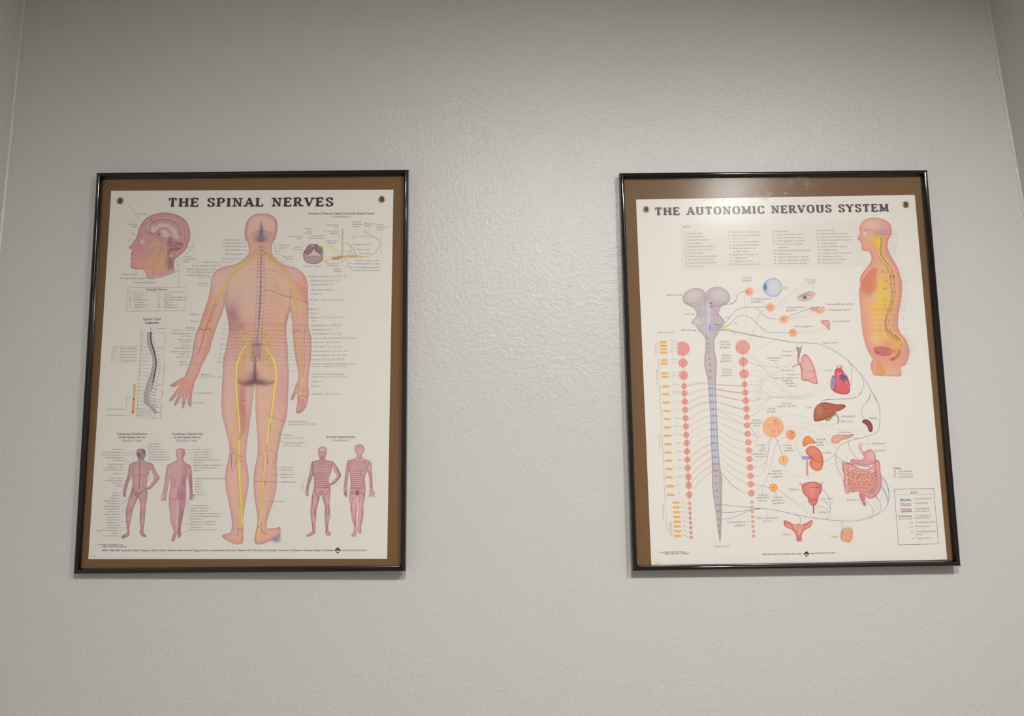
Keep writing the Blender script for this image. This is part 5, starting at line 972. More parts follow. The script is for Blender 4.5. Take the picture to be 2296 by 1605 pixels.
def o6():
    p.line(r4('1262,1180 1275,1210 1280,1240'), 2.6, (206, 110, 112), .9); p.line(r4('1300,1175 1305,1220'), 2.6, (206, 110, 112), .9); p.line(r4('1325,1180 1320,1215'), 2.4, (206, 110, 112), .9)
    f_(r4, '1215,1290 1200,1320 1185,1390 1190,1440 1210,1470 1245,1440 1265,1380 1250,1320', (160, 128, 158), (120, 90, 122), 2, .6)
    f_(r4, '1245,1220 1290,1205 1330,1225 1345,1260 1385,1300 1410,1370 1420,1440 1415,1490 1380,1518 1320,1518 1250,1500 1215,1470 1240,1420 1255,1360 1235,1290', (216, 92, 100), (176, 58, 76), 3, .7)
    f_(r4, '1300,1290 1340,1275 1375,1310 1385,1350 1350,1370 1310,1340', (132, 100, 124), (96, 70, 98), 2, .6); p.line(r4('1290,1280 1330,1262 1360,1290'), 2.2, (206, 190, 206), .8, .6)
    p.line(r4('1250,1300 1280,1240 1310,1235 1335,1262'), 6, (214, 76, 104), .9, .8); p.line(r4('1275,1260 1265,1330 1280,1400'), 3, (226, 128, 124), .8, .8); bl(r4, 1330, 1430, 13, 12, (226, 116, 112), .7); bl(r4, 1340, 1320, 5, 7, (84, 60, 92), .7)
    p.line(r4('1350,1330 1390,1400 1410,1450'), 1.2, (226, 190, 140), .7); p.line(r4('1210,1330 1200,1390 1215,1450'), 2.5, (176, 146, 180), .7)
    for k in range(12): bl(r4, 1370+rnd.gauss(0, 18), 1420+rnd.gauss(0, 22), 1.2, 1, (110, 36, 56), .8)
    for k in range(10): bl(r4, 1280+rnd.gauss(0, 30), 1455+rnd.gauss(0, 14), 1.2, 1, (190, 66, 78), .7)
organ('heart_drawing', (1856, 816, 1910, 888), o6, 'red heart with mauve chamber')
def o7():
    f_(r7, '1060,140 1110,142 1180,155 1250,170 1330,168 1370,185 1365,215 1310,250 1245,275 1200,330 1130,365 1050,395 970,412 925,395 920,300 940,220 990,165', (176, 92, 66), (130, 54, 46), 3, .7)
    bl(r7, 1000, 250, 9, 14, (196, 128, 100), .7); bl(r7, 1150, 220, 18, 8, (188, 104, 76), .6); p.line(r7('1020,160 1060,215 1085,235 1200,220'), .9, (90, 44, 44), .7)
    f_(r7, '1085,380 1130,360 1170,350 1175,370 1140,400 1100,405', (156, 158, 96), (110, 120, 66), 1.2, .7); p.line(r7('1180,345 1220,325 1240,290'), 2.4, (150, 162, 110), .95); p.line(r7('1240,280 1250,330 1275,380 1265,440'), 2.8, (140, 156, 110), .95); p.line(r7('1265,400 1262,440'), 3.4, (176, 190, 150), .6); bl(r7, 1245, 280, 2, 2, (226, 206, 160), .8, 0, False)
organ('liver_drawing', (1820, 898, 1900, 954), o7, 'brown-red liver with green gallbladder')
def o8():
    f_(r7, '1615,400 1650,385 1700,395 1740,435 1760,490 1755,545 1730,565 1700,540 1685,490 1650,450 1615,430', (148, 62, 74), (100, 34, 54), 2, .7, hi=(160, 80, 90))
organ('spleen_drawing', (1930, 938, 1960, 972), o8, 'small dark red spleen')
def o9():
    f_(r7, '1170,660 1200,620 1270,600 1330,605 1400,605 1450,595 1485,588 1488,610 1450,640 1390,665 1330,675 1290,705 1250,730 1200,725 1170,700', (222, 162, 140), (190, 118, 108), 2, .7); bl(r7, 1230, 670, 7, 6, (226, 176, 150), .7); p.line(r7('1340,610 1400,625 1470,600'), .9, (140, 96, 90), .6)
    for k in range(14): bl(r7, rnd.uniform(1190, 1440), rnd.uniform(610, 700), 1, 1, (196, 130, 118), .6)
organ('pancreas_drawing', (1860, 968, 1918, 998), o9, 'peach pancreas')
def oa():
    f_(r7, '770,680 800,635 850,622 890,650 930,690 948,720 900,730 850,735 815,760 780,770 762,745', (232, 134, 70), (206, 92, 58), 1.8, .7); bl(r7, 850, 670, 8, 5, (236, 156, 84), .7)
organ('adrenal_gland_drawing', (1796, 974, 1832, 1004), oa, 'bright orange adrenal gland')
def ob():
    p.line(r7('830,980 825,1070 828,1175'), 5.5, (214, 160, 152), .95, .6); p.line(r7('830,990 828,1170'), 1.2, (176, 110, 108), .6); p.line(r7('765,925 860,935'), 6.5, (150, 150, 180), .9, .7); p.line(r7('780,915 870,925'), 1.6, (196, 110, 120), .8); p.line(r7('770,950 860,952'), 2, (110, 120, 168), .8)
    f_(r7, '890,762 950,775 1000,815 1040,880 1058,960 1050,1050 1015,1110 960,1120 900,1095 865,1045 862,990 880,950 850,910 815,870 805,820 840,780', (222, 124, 96), (186, 84, 76), 3, .7)
    bl(r7, 960, 1060, 12, 9, (232, 140, 92), .8); bl(r7, 900, 830, 12, 9, (226, 136, 116), .7); bl(r7, 870, 930, 6, 4, (150, 84, 120), .8); p.line(r7('900,945 960,980 1050,985'), .9, (120, 76, 70), .7)
organ('kidney_drawing', (1796, 996, 1850, 1068), ob, 'orange-red kidney with blue vessel')
def oc():
    p.line(r7('1580,740 1585,800 1625,870'), 7, (222, 164, 156), .95, .8); bl(r7, 1578, 735, 4, 3, (228, 196, 184), .8, 0, False)
    f_(r7, '1620,870 1660,840 1690,818 1740,815 1785,850 1803,910 1800,970 1770,1020 1700,1040 1620,1040 1540,1030 1460,1010 1440,970 1480,950 1560,965 1610,955 1635,920', (218, 154, 150), (186, 108, 112), 3, .7); bl(r7, 1740, 900, 8, 10, (226, 178, 170), .7)
    f_(r7, '1340,1010 1430,1000 1560,1080 1700,1110 1760,1060 1790,970 1835,975 1845,1080 1870,1180 1880,1300 1850,1420 1780,1500 1700,1510 1640,1470 1600,1490 1660,1530 1620,1531 1580,1470 1585,1410 1540,1390 1480,1350 1510,1400 1490,1430 1450,1420 1400,1440 1370,1400 1345,1300 1350,1180 1328,1100', (214, 146, 138), (184, 104, 106), 3, .6)
    im = p.m
    def tube(t, w_, c=(216, 146, 138), e=(178, 98, 100)): p.line(r7(t), w_+1.6, e, .8, .7); p.line(r7(t), w_, c, .95, .9); p.line(r7(t)+(-.6, -1.0), w_*.3, (228, 176, 166), .6, 1.0)
    tube('1350,1020 1440,1060 1540,1110 1650,1130 1740,1110 1800,1050 1820,1000', 9)
    tube('1380,1050 1385,1150 1395,1250 1390,1340 1400,1410', 9.5, (220, 156, 140)); tube('1830,1010 1835,1120 1850,1240 1845,1350 1800,1430 1740,1480 1680,1460 1630,1420 1600,1440 1620,1510', 9.5, (212, 142, 144))
    for t in ('1440,1150 1500,1135 1560,1150 1620,1145 1680,1160 1750,1150', '1440,1200 1480,1180 1520,1215 1570,1180 1620,1215 1680,1185 1760,1205', '1450,1250 1490,1230 1540,1270 1580,1230 1640,1265 1690,1235 1770,1255', '1460,1300 1500,1280 1550,1320 1600,1285 1650,1320 1710,1290 1770,1305',
              '1480,1345 1530,1330 1580,1365 1640,1335 1700,1360 1760,1345', '1530,1395 1590,1380 1650,1405 1710,1385 1750,1390', '1450,1160 1440,1210 1475,1260', '1700,1170 1730,1220 1700,1280', '1600,1190 1570,1240 1610,1300 1580,1350', '1520,1180 1500,1260 1540,1300'):
        tube(t, 6.4, (220, 148, 128), (182, 98, 92))
    tube('1450,1360 1480,1330 1510,1350 1500,1400 1470,1410', 2.6); p.line(r9('1760,300 1780,380 1800,425'), 7.5, (196, 116, 124), .95, .8); p.line(r9('1765,300 1790,400'), 2, (214, 150, 150), .7)
    bl(r7, 1440, 1100, 3, 3, (230, 206, 180), .9); bl(r7, 1755, 1118, 3.5, 3, (234, 210, 180), .9)
    p.line(r7('1440,1020 1600,1050 1750,1070'), 1.4, (126, 84, 100), .6); p.line(r7('1500,990 1620,1040 1720,1050'), 1.2, (150, 96, 108), .6)
    for x, y in ((1395, 1170), (1410, 1250), (1345, 1160), (1395, 1110), (1415, 1300), (1580, 1170), (1560, 1200), (1800, 1140), (1800, 1190), (1740, 1400), (1590, 1480)): bl(r7, x, y, 1.2, 1.2, (60, 34, 50), .85)
organ('stomach_and_bowel_drawing', (1884, 986, 1984, 1140), oc, 'pink stomach above coiled intestines')
def od():
    p.line(r9('930,135 945,165 975,200'), 3.6, (196, 160, 148), .95, .7); p.line(r9('1225,130 1215,165 1190,200'), 3.6, (196, 160, 148), .95, .7)
    f_(r9, '955,165 1000,135 1080,120 1150,125 1215,160 1225,210 1210,270 1180,320 1170,380 1145,430 1112,450 1075,430 1040,385 1030,335 990,300 960,240', (218, 122, 112), (188, 84, 84), 3, .7)
    bl(r9, 1080, 190, 10, 9, (226, 148, 126), .7); bl(r9, 1090, 270, 5, 10, (226, 156, 134), .6); p.line(r9('1035,335 1100,355 1165,340'), 1.6, (184, 84, 84), .6, .8); p.line(r9('1112,450 1113,540'), 3.4, (180, 110, 106), .95, .6); p.line(r9('1112,455 1113,530'), 1, (110, 70, 66), .6)
    for k in range(12): bl(r9, 1060+k*12, 372+(k % 3)*4, 1.1, .9, (140, 50, 60), .6)
    for x in (1110, 1145, 1160, 1190, 1075): bl(r9, x, 198, 1.4, 1.1, (110, 40, 50), .8)
organ('bladder_drawing', (1790, 1076, 1846, 1154), od, 'red bladder with narrow outlet')
def oe():
    f_(r9, '710,650 735,645 790,665 835,695 900,690 960,695 1010,680 1060,650 1095,640 1098,690 1060,740 1000,770 965,810 950,860 950,920 885,920 880,860 850,800 800,760 740,735 712,700', (222, 126, 112), (188, 78, 78), 2.2, .7)
    f_(r9, '840,705 900,695 960,700 985,720 960,770 940,820 915,860 890,820 860,760', (228, 160, 134), (206, 122, 108), 1.5, .6); p.line(r9('735,660 745,700 800,740'), 2.4, (236, 176, 160), .7, .6); p.line(r9('1085,655 1080,690 1010,740'), 2.4, (236, 176, 160), .7, .6)
    p.line(r9('725,655 730,700'), 1.2, (150, 50, 60), .7); p.line(r9('890,885 940,885'), 2, (190, 84, 80), .7)
    for x, y in ((890, 745), (905, 720), (935, 730), (885, 790), (745, 660)): bl(r9, x, y, 1.1, 1.1, (110, 44, 50), .8)
organ('uterus_drawing', (1754, 1162, 1826, 1216), oe, 'red womb shaped like a Y')
def of():
    f_(r9, '1485,790 1500,760 1540,745 1590,735 1635,770 1640,840 1630,900 1590,940 1540,935 1490,910 1475,860', (226, 158, 122), (204, 128, 102), 2.4, .6, soft=.8); bl(r9, 1560, 730, 10, 5, (228, 196, 180), .7, 0, False); bl(r9, 1540, 860, 4, 14, (236, 176, 130), .6); p.line(r9('1500,800 1540,840 1560,920'), 2, (206, 130, 110), .5, 1)
organ('testis_drawing', (1880, 1178, 1914, 1218), of, 'small peach gland')

# ---- ganglion discs and spinal-nerve tabs
p = Paint(chR, 1520, 754, 1556, 1214, 1.8); SC = (226, 148, 138); SE = (206, 120, 118)
chainL = [(r3, 750, 1040, 92), (r3, 757, 1224, 58), (r3, 765, 1382, 58), (r3, 770, 1522, 36)] + [(r6, 817+k*5.1, 130+k*112.5-k*k*.0, 41) for k in range(12)] + [(r8, 873, 58, 40), (r8, 876, 175, 42), (r8, 882, 297, 43)] + [(r8, 887+k*3.4, 415+k*66, 20) for k in range(8)]
def disc(z, x, y, r, c=SC, e=SE, halo=False):
    q = z('%f,%f' % (x, y))[0]; k = {id(r3): 5.7316}.get(id(z), 6.0421); R_k = r/k; th = np.linspace(0, 2*math.pi, 22)[:-1]
    if halo: p.mix(blur(p.mask(np.c_[q[0]+(R_k+1)*np.cos(th), q[1]+(R_k+1)*np.sin(th)]), 1.2*p.s), (236, 206, 168), .7)
    p.fill(np.c_[q[0]+R_k*np.cos(th), q[1]+R_k*np.sin(th)], c, e, .9, .5, smooth=False)
for i, (z, x, y, r) in enumerate(chainL): disc(z, x, y, r, SC if i != 7 else (222, 150, 150), SE, True)
for i in range(len(chainL)-1):
    a = chainL[i][0]('%f,%f' % chainL[i][1:3])[0]; b = chainL[i+1][0]('%f,%f' % chainL[i+1][1:3])[0]
    for dx in (-1.4, 1.0): p.line([a+(dx, 0), b+(dx, 0)], .7, (176, 100, 100), .55, .4)
for i, (z, x, y, r) in enumerate(chainL):
    q = z('%f,%f' % (x, y))[0]
    for k in range(4 if i == 0 else 2 if i < 3 else 1): p.blob(q[0]-(9 if i == 0 else 5 if i < 3 else 3), q[1]-8+k*6 if i == 0 else q[1]-2+k*5, 1.3, 1.2, (120, 40, 50), .85)
p.flush('left_ganglion_chain', 'column of pink discs left of the cord')
p = Paint(chR, 1646, 754, 1706, 1212, 1.8)
chainR = [(r3, 1522, 1020, 92), (r3, 1530, 1208, 57), (r3, 1540, 1365, 60), (r3, 1545, 1500, 38), (r6, 1640, 120, 42), (r6, 1648, 230, 44), (r6, 1655, 345, 44), (r6, 1660, 455, 40), (r6, 1664, 565, 42), (r6, 1672, 680, 42), (r6, 1682, 795, 42), (r6, 1688, 905, 42), (r6, 1695, 1020, 42),
          (r6, 1704, 1135, 44), (r6, 1710, 1250, 42), (r6, 1715, 1362, 42), (r8, 1722, 273, 44)] + [(r8, 1728+k*3.6, 395+k*66, 21) for k in range(8)]
for i, (z, x, y, r) in enumerate(chainR): disc(z, x, y, r, SC if i < 17 else (214, 170, 166) if i < 20 else (222, 158, 146), SE, i != 17 and i != 18)
for i in range(7):
    a = chainR[i][0]('%f,%f' % chainR[i][1:3])[0]; b = chainR[i+1][0]('%f,%f' % chainR[i+1][1:3])[0]; p.line([a, b], .8, (140, 70, 76), .6, .4)
    for k in range(2): p.blob(a[0]+4, a[1]-3+k*4, 1.2, 1.1, (120, 44, 56), .8)
for k in range(7): p.blob(*(r3('%f,%f' % (1520+k*12, 958+k*9))[0]), 1.2, 1.1, (120, 44, 56), .85)
p.flush('right_ganglion_chain', 'column of pink discs right of the cord')
def one(name, z, x, y, r, c, e, dots=(), lab=None):
    global p
    q = z('%f,%f' % (x, y))[0]; k = 6.3778 if z is r7 else 5.35; R0 = r/k
    p = Paint(chR, q[0]-R0-5, q[1]-R0-5, q[0]+R0+5, q[1]+R0+5, 1.8); th = np.linspace(0, 2*math.pi, 40)[:-1]
    p.mix(blur(p.mask(np.c_[q[0]+(R0+.8)*np.cos(th), q[1]+(R0+.8)*np.sin(th)]), 1.3*p.s), (238, 206, 160), .75)
    p.fill(np.c_[q[0]+R0*np.cos(th), q[1]+R0*np.sin(th)], c, e, 1.2, .4, smooth=False)
    for a_, b_ in dots: p.blob(*(z('%f,%f' % (a_, b_))[0]), 1.2, 1.1, (110, 50, 50), .85)
    if r > 120:
        for t in ('260,490 320,455 400,440', '290,490 350,570 375,640', '345,540 400,510 480,510', '360,560 430,540 480,545', '350,520 370,460 375,410', '300,640 330,570 350,540'): p.line(r7(t), .6, (140, 84, 70), .6, .4)
    p.flush(name, lab)
OC = (238, 170, 126); OE = (226, 146, 110)
one('ganglion_disc', r4, 213, 287, 49, (238, 166, 128), OE, ((207, 285), (190, 300)), 'peach disc near the eyeball')
one('ganglion_disc', r4, 467, 475, 50, (238, 162, 124), OE, ((465, 472),)); one('ganglion_disc', r4, 630, 620, 50, (238, 166, 128), OE, ((622, 614),)); one('ganglion_disc', r4, 738, 780, 48, (238, 160, 116), OE, ((736, 773),))
one('ganglion_disc', r7, 342, 492, 150, OC, OE, ((360, 402), (385, 405), (412, 432), (412, 472), (430, 562)), 'largest peach disc'); one('ganglion_disc', r7, 595, 602, 70, (238, 158, 100), (222, 126, 80), ((595, 562), (620, 575), (610, 640), (590, 605)))
one('ganglion_disc', r7, 490, 970, 72, (240, 178, 120), OE, ((488, 970),)); one('ganglion_disc', r7, 347, 1360, 60, (238, 168, 96), (226, 140, 80), ((350, 1360),))
p = Paint(chR, 1474, 760, 1530, 1208, 1.8)
def tab(z, x, y, w_, h_):
    q = z('%f,%f %f,%f %f,%f %f,%f %f,%f' % (x, y-h_, x+w_*.72, y-h_, x+w_, y, x+w_*.72, y+h_, x, y+h_)); c_ = q.mean(0)
    p.mix(blur(p.mask(c_+(q-c_)*1.12), 1.1*p.s), (240, 214, 160), .8); p.fill(q, (232, 174, 98), (222, 158, 84), .8, .4, smooth=False)
for x, y in ((460, 957), (462, 1002), (464, 1047), (464, 1092), (470, 1187), (470, 1233), (478, 1357), (480, 1403), (488, 1526)): tab(r3, x, y, 100, 15)
for k in range(12): tab(r6, 518+k*4.6, 142+k*112.8, 110, 14)
for x, y in ((575, 184), (580, 298)): tab(r8, x, y, 112, 16)
for k in range(8): tab(r8, 658+k*3.4, 405+k*64.5, 108, 16)
p.flush('nerve_tab_column', 'column of orange tabs along the left margin')

# ---- nerve pathways
N = Ink(chR, 2); BL = (132, 144, 166); GR = (146, 140, 134); PK = (214, 160, 152); SA = (204, 182, 172)
def nl(z, t, w_=1.0, c=BL, **k): N.line(z(t), w_*.8, c, **k)
nl(r4, '-20,440 20,425 50,400 70,340 100,300 150,285 200,285', 1.05, (112, 122, 140)); nl(r3, '1250,478 1330,472 1400,450 1440,410', 1.05, (112, 122, 140)); nl(r3, '1140,490 1200,492 1260,478', .9, (130, 110, 150))
nl(r3, '1160,740 1240,740 1300,700 1370,620 1430,550 1500,517 1600,508 1730,505 1870,505', 1.1); nl(r3, '1680,508 1730,545 1780,600 1850,645 1930,657 2050,658', 1.05)
nl(r3, '1120,760 1250,765 1330,745 1400,680 1450,635 1520,615 1600,630 1680,690 1760,770 1820,820 1900,833 2120,828 2180,826', 1.1); nl(r3, '1120,800 1240,800 1350,808 1500,830 1800,895 2180,960', 1.1)
nl(r3, '1115,780 1200,775 1290,795', .8, (130, 120, 160)); nl(r3, '1110,815 1200,810 1300,800', .8, (130, 120, 160)); nl(r3, '1160,740 1165,728 1230,730', .7, (110, 90, 110))
nl(r4, '0,762 200,805 500,855 700,890 900,903 1040,915 1170,965 1290,1035 1390,1110 1498,1220', 1.15); nl(r4, '820,903 845,925 840,960', 1); nl(r4, '1390,1110 1430,1180 1440,1280 1430,1380 1420,1420', 1)
nl(r4, '630,620 700,580 800,540 900,500 960,482 1060,470', 1.0, (130, 130, 150))
nl(r5, '430,1110 560,1250 640,1350 720,1490 775,1605', 1.15); nl(r5, '590,1290 620,1380 610,1450 560,1530 480,1565 370,1575 220,1580 130,1592', 1.0); nl(r5, '705,1460 700,1520 680,1580 650,1640', .9)
nl(r7, '1020,135 1060,108 1150,95 1350,95 1480,80 1560,40 1605,0', 1.0, (140, 154, 184)); nl(r7, '1735,0 1700,90 1640,170 1605,240 1605,310 1640,380', 1.0); nl(r7, '1755,0 1810,90 1850,200 1865,310 1860,440 1830,550 1750,600 1600,648 1500,648 1470,640', 1.1)
nl(r7, '1600,648 1450,685 1340,730 1270,790 1235,860 1180,920 1120,965 1060,985', 1.1); nl(r7, '1430,690 1415,740 1440,820 1490,890 1570,965', 1.0); nl(r7, '1235,860 1235,980 1260,1080 1310,1180 1350,1280 1420,1380', 1.05); nl(r7, '1235,900 1290,950 1390,1000 1440,1020', 1.0)
nl(r7, '1870,1180 1930,1270 1975,1370 1990,1460 1985,1531', 1.0); nl(r7, '1840,1300 1910,1370 1960,1480 1970,1531', .9); nl(r7, '1760,1440 1810,1490 1835,1531', .9)
nl(r9, '2005,30 2060,80 2110,170 2130,290 2120,390 2080,470 1990,550 1860,610 1700,645 1500,648 1300,633 1120,610 900,570 700,525 550,500 440,483 340,487', 1.1)
nl(r9, '1985,150 2060,240 2100,340 2110,420', .9); nl(r9, '1905,265 1970,330 2015,420 2010,500 1960,565', .9); nl(r9, '1825,380 1890,450 1918,520 1905,575 1850,610', .95)
nl(r9, '1200,205 1270,250 1320,340 1338,430 1330,560 1280,632', .95); nl(r9, '1190,355 1260,385 1320,440 1335,480', .9); nl(r9, '1130,475 1200,455 1270,475 1330,530', .9); nl(r9, '860,565 920,590 938,640 920,690 885,745', .95); nl(r9, '1460,648 1495,690 1500,760 1500,850', .95)
nl(r8, '1240,430 1400,437 1700,470 1800,485', 1.0, (150, 140, 154)); nl(r8, '1250,530 1450,535 1650,510 1800,483', 1.0, (150, 140, 154)); nl(r8, '1270,625 1400,622 1550,575 1680,520 1800,485', 1.0, (150, 140, 154)); nl(r8, '1780,485 1840,485', 2.2, (90, 100, 150))
# pink lines between cord and chains
for k in range(14):
    x0, y0 = 1140+k*4.5, (-5, 66, 150, 240, 335, 430, 522, 612, 705, 810, 900, 1000, 1095, 1180)[k]; xe, ye = ((860, 22), (862, 150), (868, 255), (870, 355), (878, 475), (880, 585), (885, 665), (890, 760), (895, 870), (900, 985), (905, 1100), (910, 1215), (915, 1320), (930, 1420))[k]
    dd = 10 if k in (0, 1, 2, 3, 4, 9, 10, 11, 12, 13) else 0; c_ = PK if k in (0, 3, 9, 10, 11, 12) else SA
    nl(r6, '%f,%f %f,%f %f,%f' % (x0, y0, (x0+xe)/2, (y0+ye)/2-22, xe, ye), .95 if not dd else .8, c_)
    if dd: nl(r6, '%f,%f %f,%f %f,%f' % (x0, y0+dd, (x0+xe)/2, (y0+ye)/2-22+14, xe, ye+16), .8, c_)
for k in range(14):
    x0, y0 = 1245+k*5.4, (5, 65, 150, 240, 335, 435, 525, 625, 715, 810, 905, 1005, 1095, 1200)[k]; xe, ye = ((1600, 20), (1605, 120), (1612, 225), (1618, 345), (1620, 455), (1625, 560), (1635, 675), (1640, 795), (1650, 905), (1655, 1015), (1662, 1135), (1670, 1250), (1675, 1362), (1560, 1450))[k]
    c_ = PK if k < 4 else (204, 178, 168); nl(r6, '%f,%f %f,%f %f,%f' % (x0, y0, (x0+xe)/2, (y0+ye)/2+(8 if k < 7 else 30), xe, ye), .85, c_)
    if k < 4:
        for d_ in (12, 20) if k == 1 else (14,): nl(r6, '%f,%f %f,%f %f,%f' % (x0, y0+d_, (x0+xe)/2, (y0+ye)/2+d_, xe, ye+d_*.8), .8, c_)
nl(r6, '1260,345 1450,470 1600,540 1680,570 1740,640 1810,735', .85, (176, 160, 154)); nl(r8, '1325,0 1400,90 1500,190 1600,250 1665,272', .85, (196, 174, 168))
for t in ('1680,570 1730,620 1810,735', '1715,690 1770,710 1810,735', '1725,795 1780,770 1810,735', '1810,735 1860,700 1890,670', '1730,910 1770,860 1790,800 1810,740', '1740,1035 1820,1038 1880,1000 1920,930 1940,820 1985,720', '1750,1135 1830,1120 1900,1070 1940,960 1965,800 2010,720',
          '1755,1250 1840,1245 1900,1160 1930,1050 1960,880 2000,730', '1760,1362 1860,1380 1960,1405', '1780,1440 1865,1385 1930,1280 1990,1060 2040,880 2090,780 2180,720'): nl(r6, t, .85, (196, 168, 160))
nl(r7, '375,640 420,740 470,880 490,960', 1.0, (140, 120, 120)); nl(r7, '70,1310 180,1330 290,1360', .85, (176, 150, 150))
# dotted fibres
DT = dict(dash=(1.4, 1.3)); DC = (176, 162, 150); DP = (212, 170, 162)
for z, t, c in ((r4, '265,290 320,262 375,212', DC), (r4, '280,300 340,270 385,235', DC), (r4, '525,460 640,360 760,260 830,200 880,190 940,210', DC), (r4, '540,475 660,370 780,270 850,225 890,245', DC), (r4, '545,485 680,400 800,300 860,260', DC),
                (r4, '160,330 165,450 180,560 170,800', DC), (r4, '690,620 760,600 850,550 930,505', DC), (r4, '690,625 780,610 900,570 1020,535', DC), (r4, '700,610 850,600 980,590 1030,550', DC), (r4, '800,770 930,770 1040,750 1110,715', DC), (r4, '800,795 950,795 1060,770 1130,735', DC),
                (r4, '210,870 250,780 290,640 340,540 410,490', DC), (r4, '220,885 270,780 310,650 360,540 420,500', DC), (r4, '240,920 330,860 420,720 500,660 580,635', DC), (r4, '240,958 360,955 460,900 560,840 690,795', DC),
                (r4, '200,1030 320,1130 420,1250 560,1400 700,1500 850,1530 980,1480 1100,1350 1190,1290', DP), (r4, '215,1130 320,1170 450,1190 600,1190 700,1150 770,1060', DC), (r4, '340,1170 450,1280 580,1420 720,1520 880,1545 1020,1480 1200,1320', DP), (r4, '220,1235 340,1250 450,1360 560,1440 700,1535 860,1560 1040,1500 1195,1350', DP),
                (r4, '215,1280 330,1310 420,1440 540,1510 700,1545', DC), (r4, '220,1370 400,1360 520,1280 650,1200 740,1130', DP), (r4, '215,1405 330,1410 360,1500 320,1600', DP), (r4, '220,1600 320,1480 400,1360', DP), (r4, '420,1280 340,1400 310,1560 260,1605', DC),
                (r6, '1690,20 1800,30 1850,10 1870,-20', DC), (r6, '1690,110 1820,110 1900,140 2020,180 2160,170 2296,175', DC), (r6, '1700,225 1850,210 2000,185 2150,195 2296,195', DC), (r6, '1700,320 1760,280 1830,150 1850,20', DP), (r6, '1700,355 1800,330 1900,240 1990,190', DC), (r6, '1700,440 1800,400 1900,300 1960,210', DC), (r6, '1850,30 1920,120 2010,180', DC),
                (r7, '-20,130 150,100 330,65 500,52 700,60 860,40', DC), (r7, '-30,350 100,300 200,160 360,70 560,75 800,70 940,30', DC), (r7, '440,350 560,318 700,320 820,360 920,410 1100,465 1190,465 1255,440', DC), (r7, '495,412 650,405 850,450 1000,480 1150,510 1300,530 1560,535 1660,495', DP), (r7, '530,490 680,490 850,530 980,600 1100,690 1250,800 1360,890 1430,960', DC),
                (r7, '1010,480 1080,560 1140,640 1170,655', DC), (r7, '1570,535 1650,600 1690,700 1700,815', DC), (r7, '490,510 580,545 720,590 780,620', DP), (r7, '480,530 600,590 700,610 770,650', DP), (r7, '460,580 530,610', DP), (r7, '640,670 680,760 740,890 770,930', DP), (r7, '615,670 670,780 730,900 800,1020', DP), (r7, '500,1050 530,1130 620,1190 820,1190 960,1130 1100,1070 1250,995 1390,1000', DC),
                (r7, '420,1380 520,1470 640,1531', DP), (r9, '640,230 720,290 780,340 880,345 970,315', DP), (r9, '660,240 780,345 880,400 1020,395', DP), (r9, '700,270 830,380 950,450 1080,480', DP), (r9, '740,310 860,410 980,490 1060,560 1200,600 1500,605 1700,620 1850,580 1910,540', DP), (r9, '980,490 1020,560 1000,630', DC), (r9, '1460,605 1510,640 1520,720', DC),
                (r9, '2010,30 2060,160 2060,260 2020,330 2040,380', DC), (r9, '1900,390 1950,430 1970,470 1930,540', DC), (r7, '1850,1090 1890,1200 1890,1400 1900,1480', DC), (r3, '1600,1210 1700,1250 1820,1275 1960,1278', DC), (r3, '1610,1465 1740,1460 1880,1390 1990,1330', DP), (r3, '1580,1100 1700,1210 1850,1330 1980,1450', DP)):
    nl(z, t, .8, c, **DT)
for z, t in ((r4, '570,1560 700,1580 830,1560'), (r4, '700,1560 860,1580 1000,1545')): nl(z, t, .7, DP, **DT)
N.flush('nerve_pathway_lines', 'fine blue, pink and dotted nerve lines')

# ---- lettering
T = Ink(chR, 4)
q = r1('512,642')[0]; T.text(q[0], q[1], 'THE AUTONOMIC NERVOUS SYSTEM', 17.6, (72, 68, 66), bold=2, fit=527); T.flush('title_lettering', 'THE AUTONOMIC NERVOUS SYSTEM in heavy black capitals')
BX = Ink(chR, 1); L = chR.xy(r1('830,752 855,1360')); R2 = chR.xy(VS([r2('1060,735'), r2('1150,1315')])); BX.quads(np.array([L[0], L[1]]), np.array([R2[0], R2[1]]), (221, 211, 200)); BX.flush('key_panel', 'pale pink panel behind the number key')
T = Ink(chR, 3); TX = (132, 122, 116); LG = (168, 158, 150); B3 = (88, 78, 76)
t1(r1, 872, 807, 'KEY', 5.2, c=B3, bold=0, fit=15)
for k, s_ in enumerate(('1. Lacrimal gland', '2. Ciliary ganglion', '3. Trigeminal ganglion', '4. Otic ganglion', '5. Pterygopalatine ganglion', '6. Internal carotid plexus', '7. Parotid gland', '8. Superior cervical ganglion', '9. External carotid plexus', '10. Submandibular ganglion', '11. Carotid body')): t1(r1, 882+k*2, 885+k*42.4, s_, 3.7, c=TX)
for k, s_ in enumerate(('12. Middle cervical ganglion', '13. Inferior cervical ganglion', '14. Vagus nerve', '15. Aortic, esophageal plexus', '16. Cardiopulmonary plexus', '17. Deep and superficial', '      cardiac plexus', '18. Bronchial branches of', '      vagus nerve', '19. Pulmonary plexus', '20. Greater splanchnic nerve')): t1(r1, 1448+k*2.2, 872+k*41.4, s_, 3.7, c=TX)
for k, s_ in enumerate(('21. Diaphragm', '22. Lesser splanchnic nerves', '23. Least splanchnic nerve', '24. Celiac ganglia and plexus', '25. Nerve to adrenal gland', '      (medulla)', '26. Superior mesenteric ganglion', '27. Renal plexus', '28. Superior mesenteric plexus', '29. Inferior mesenteric ganglion', '30. Inferior mesenteric plexus')): t1(r2, -52+k*2.4, 862+k*41.4, s_, 3.7, c=TX)
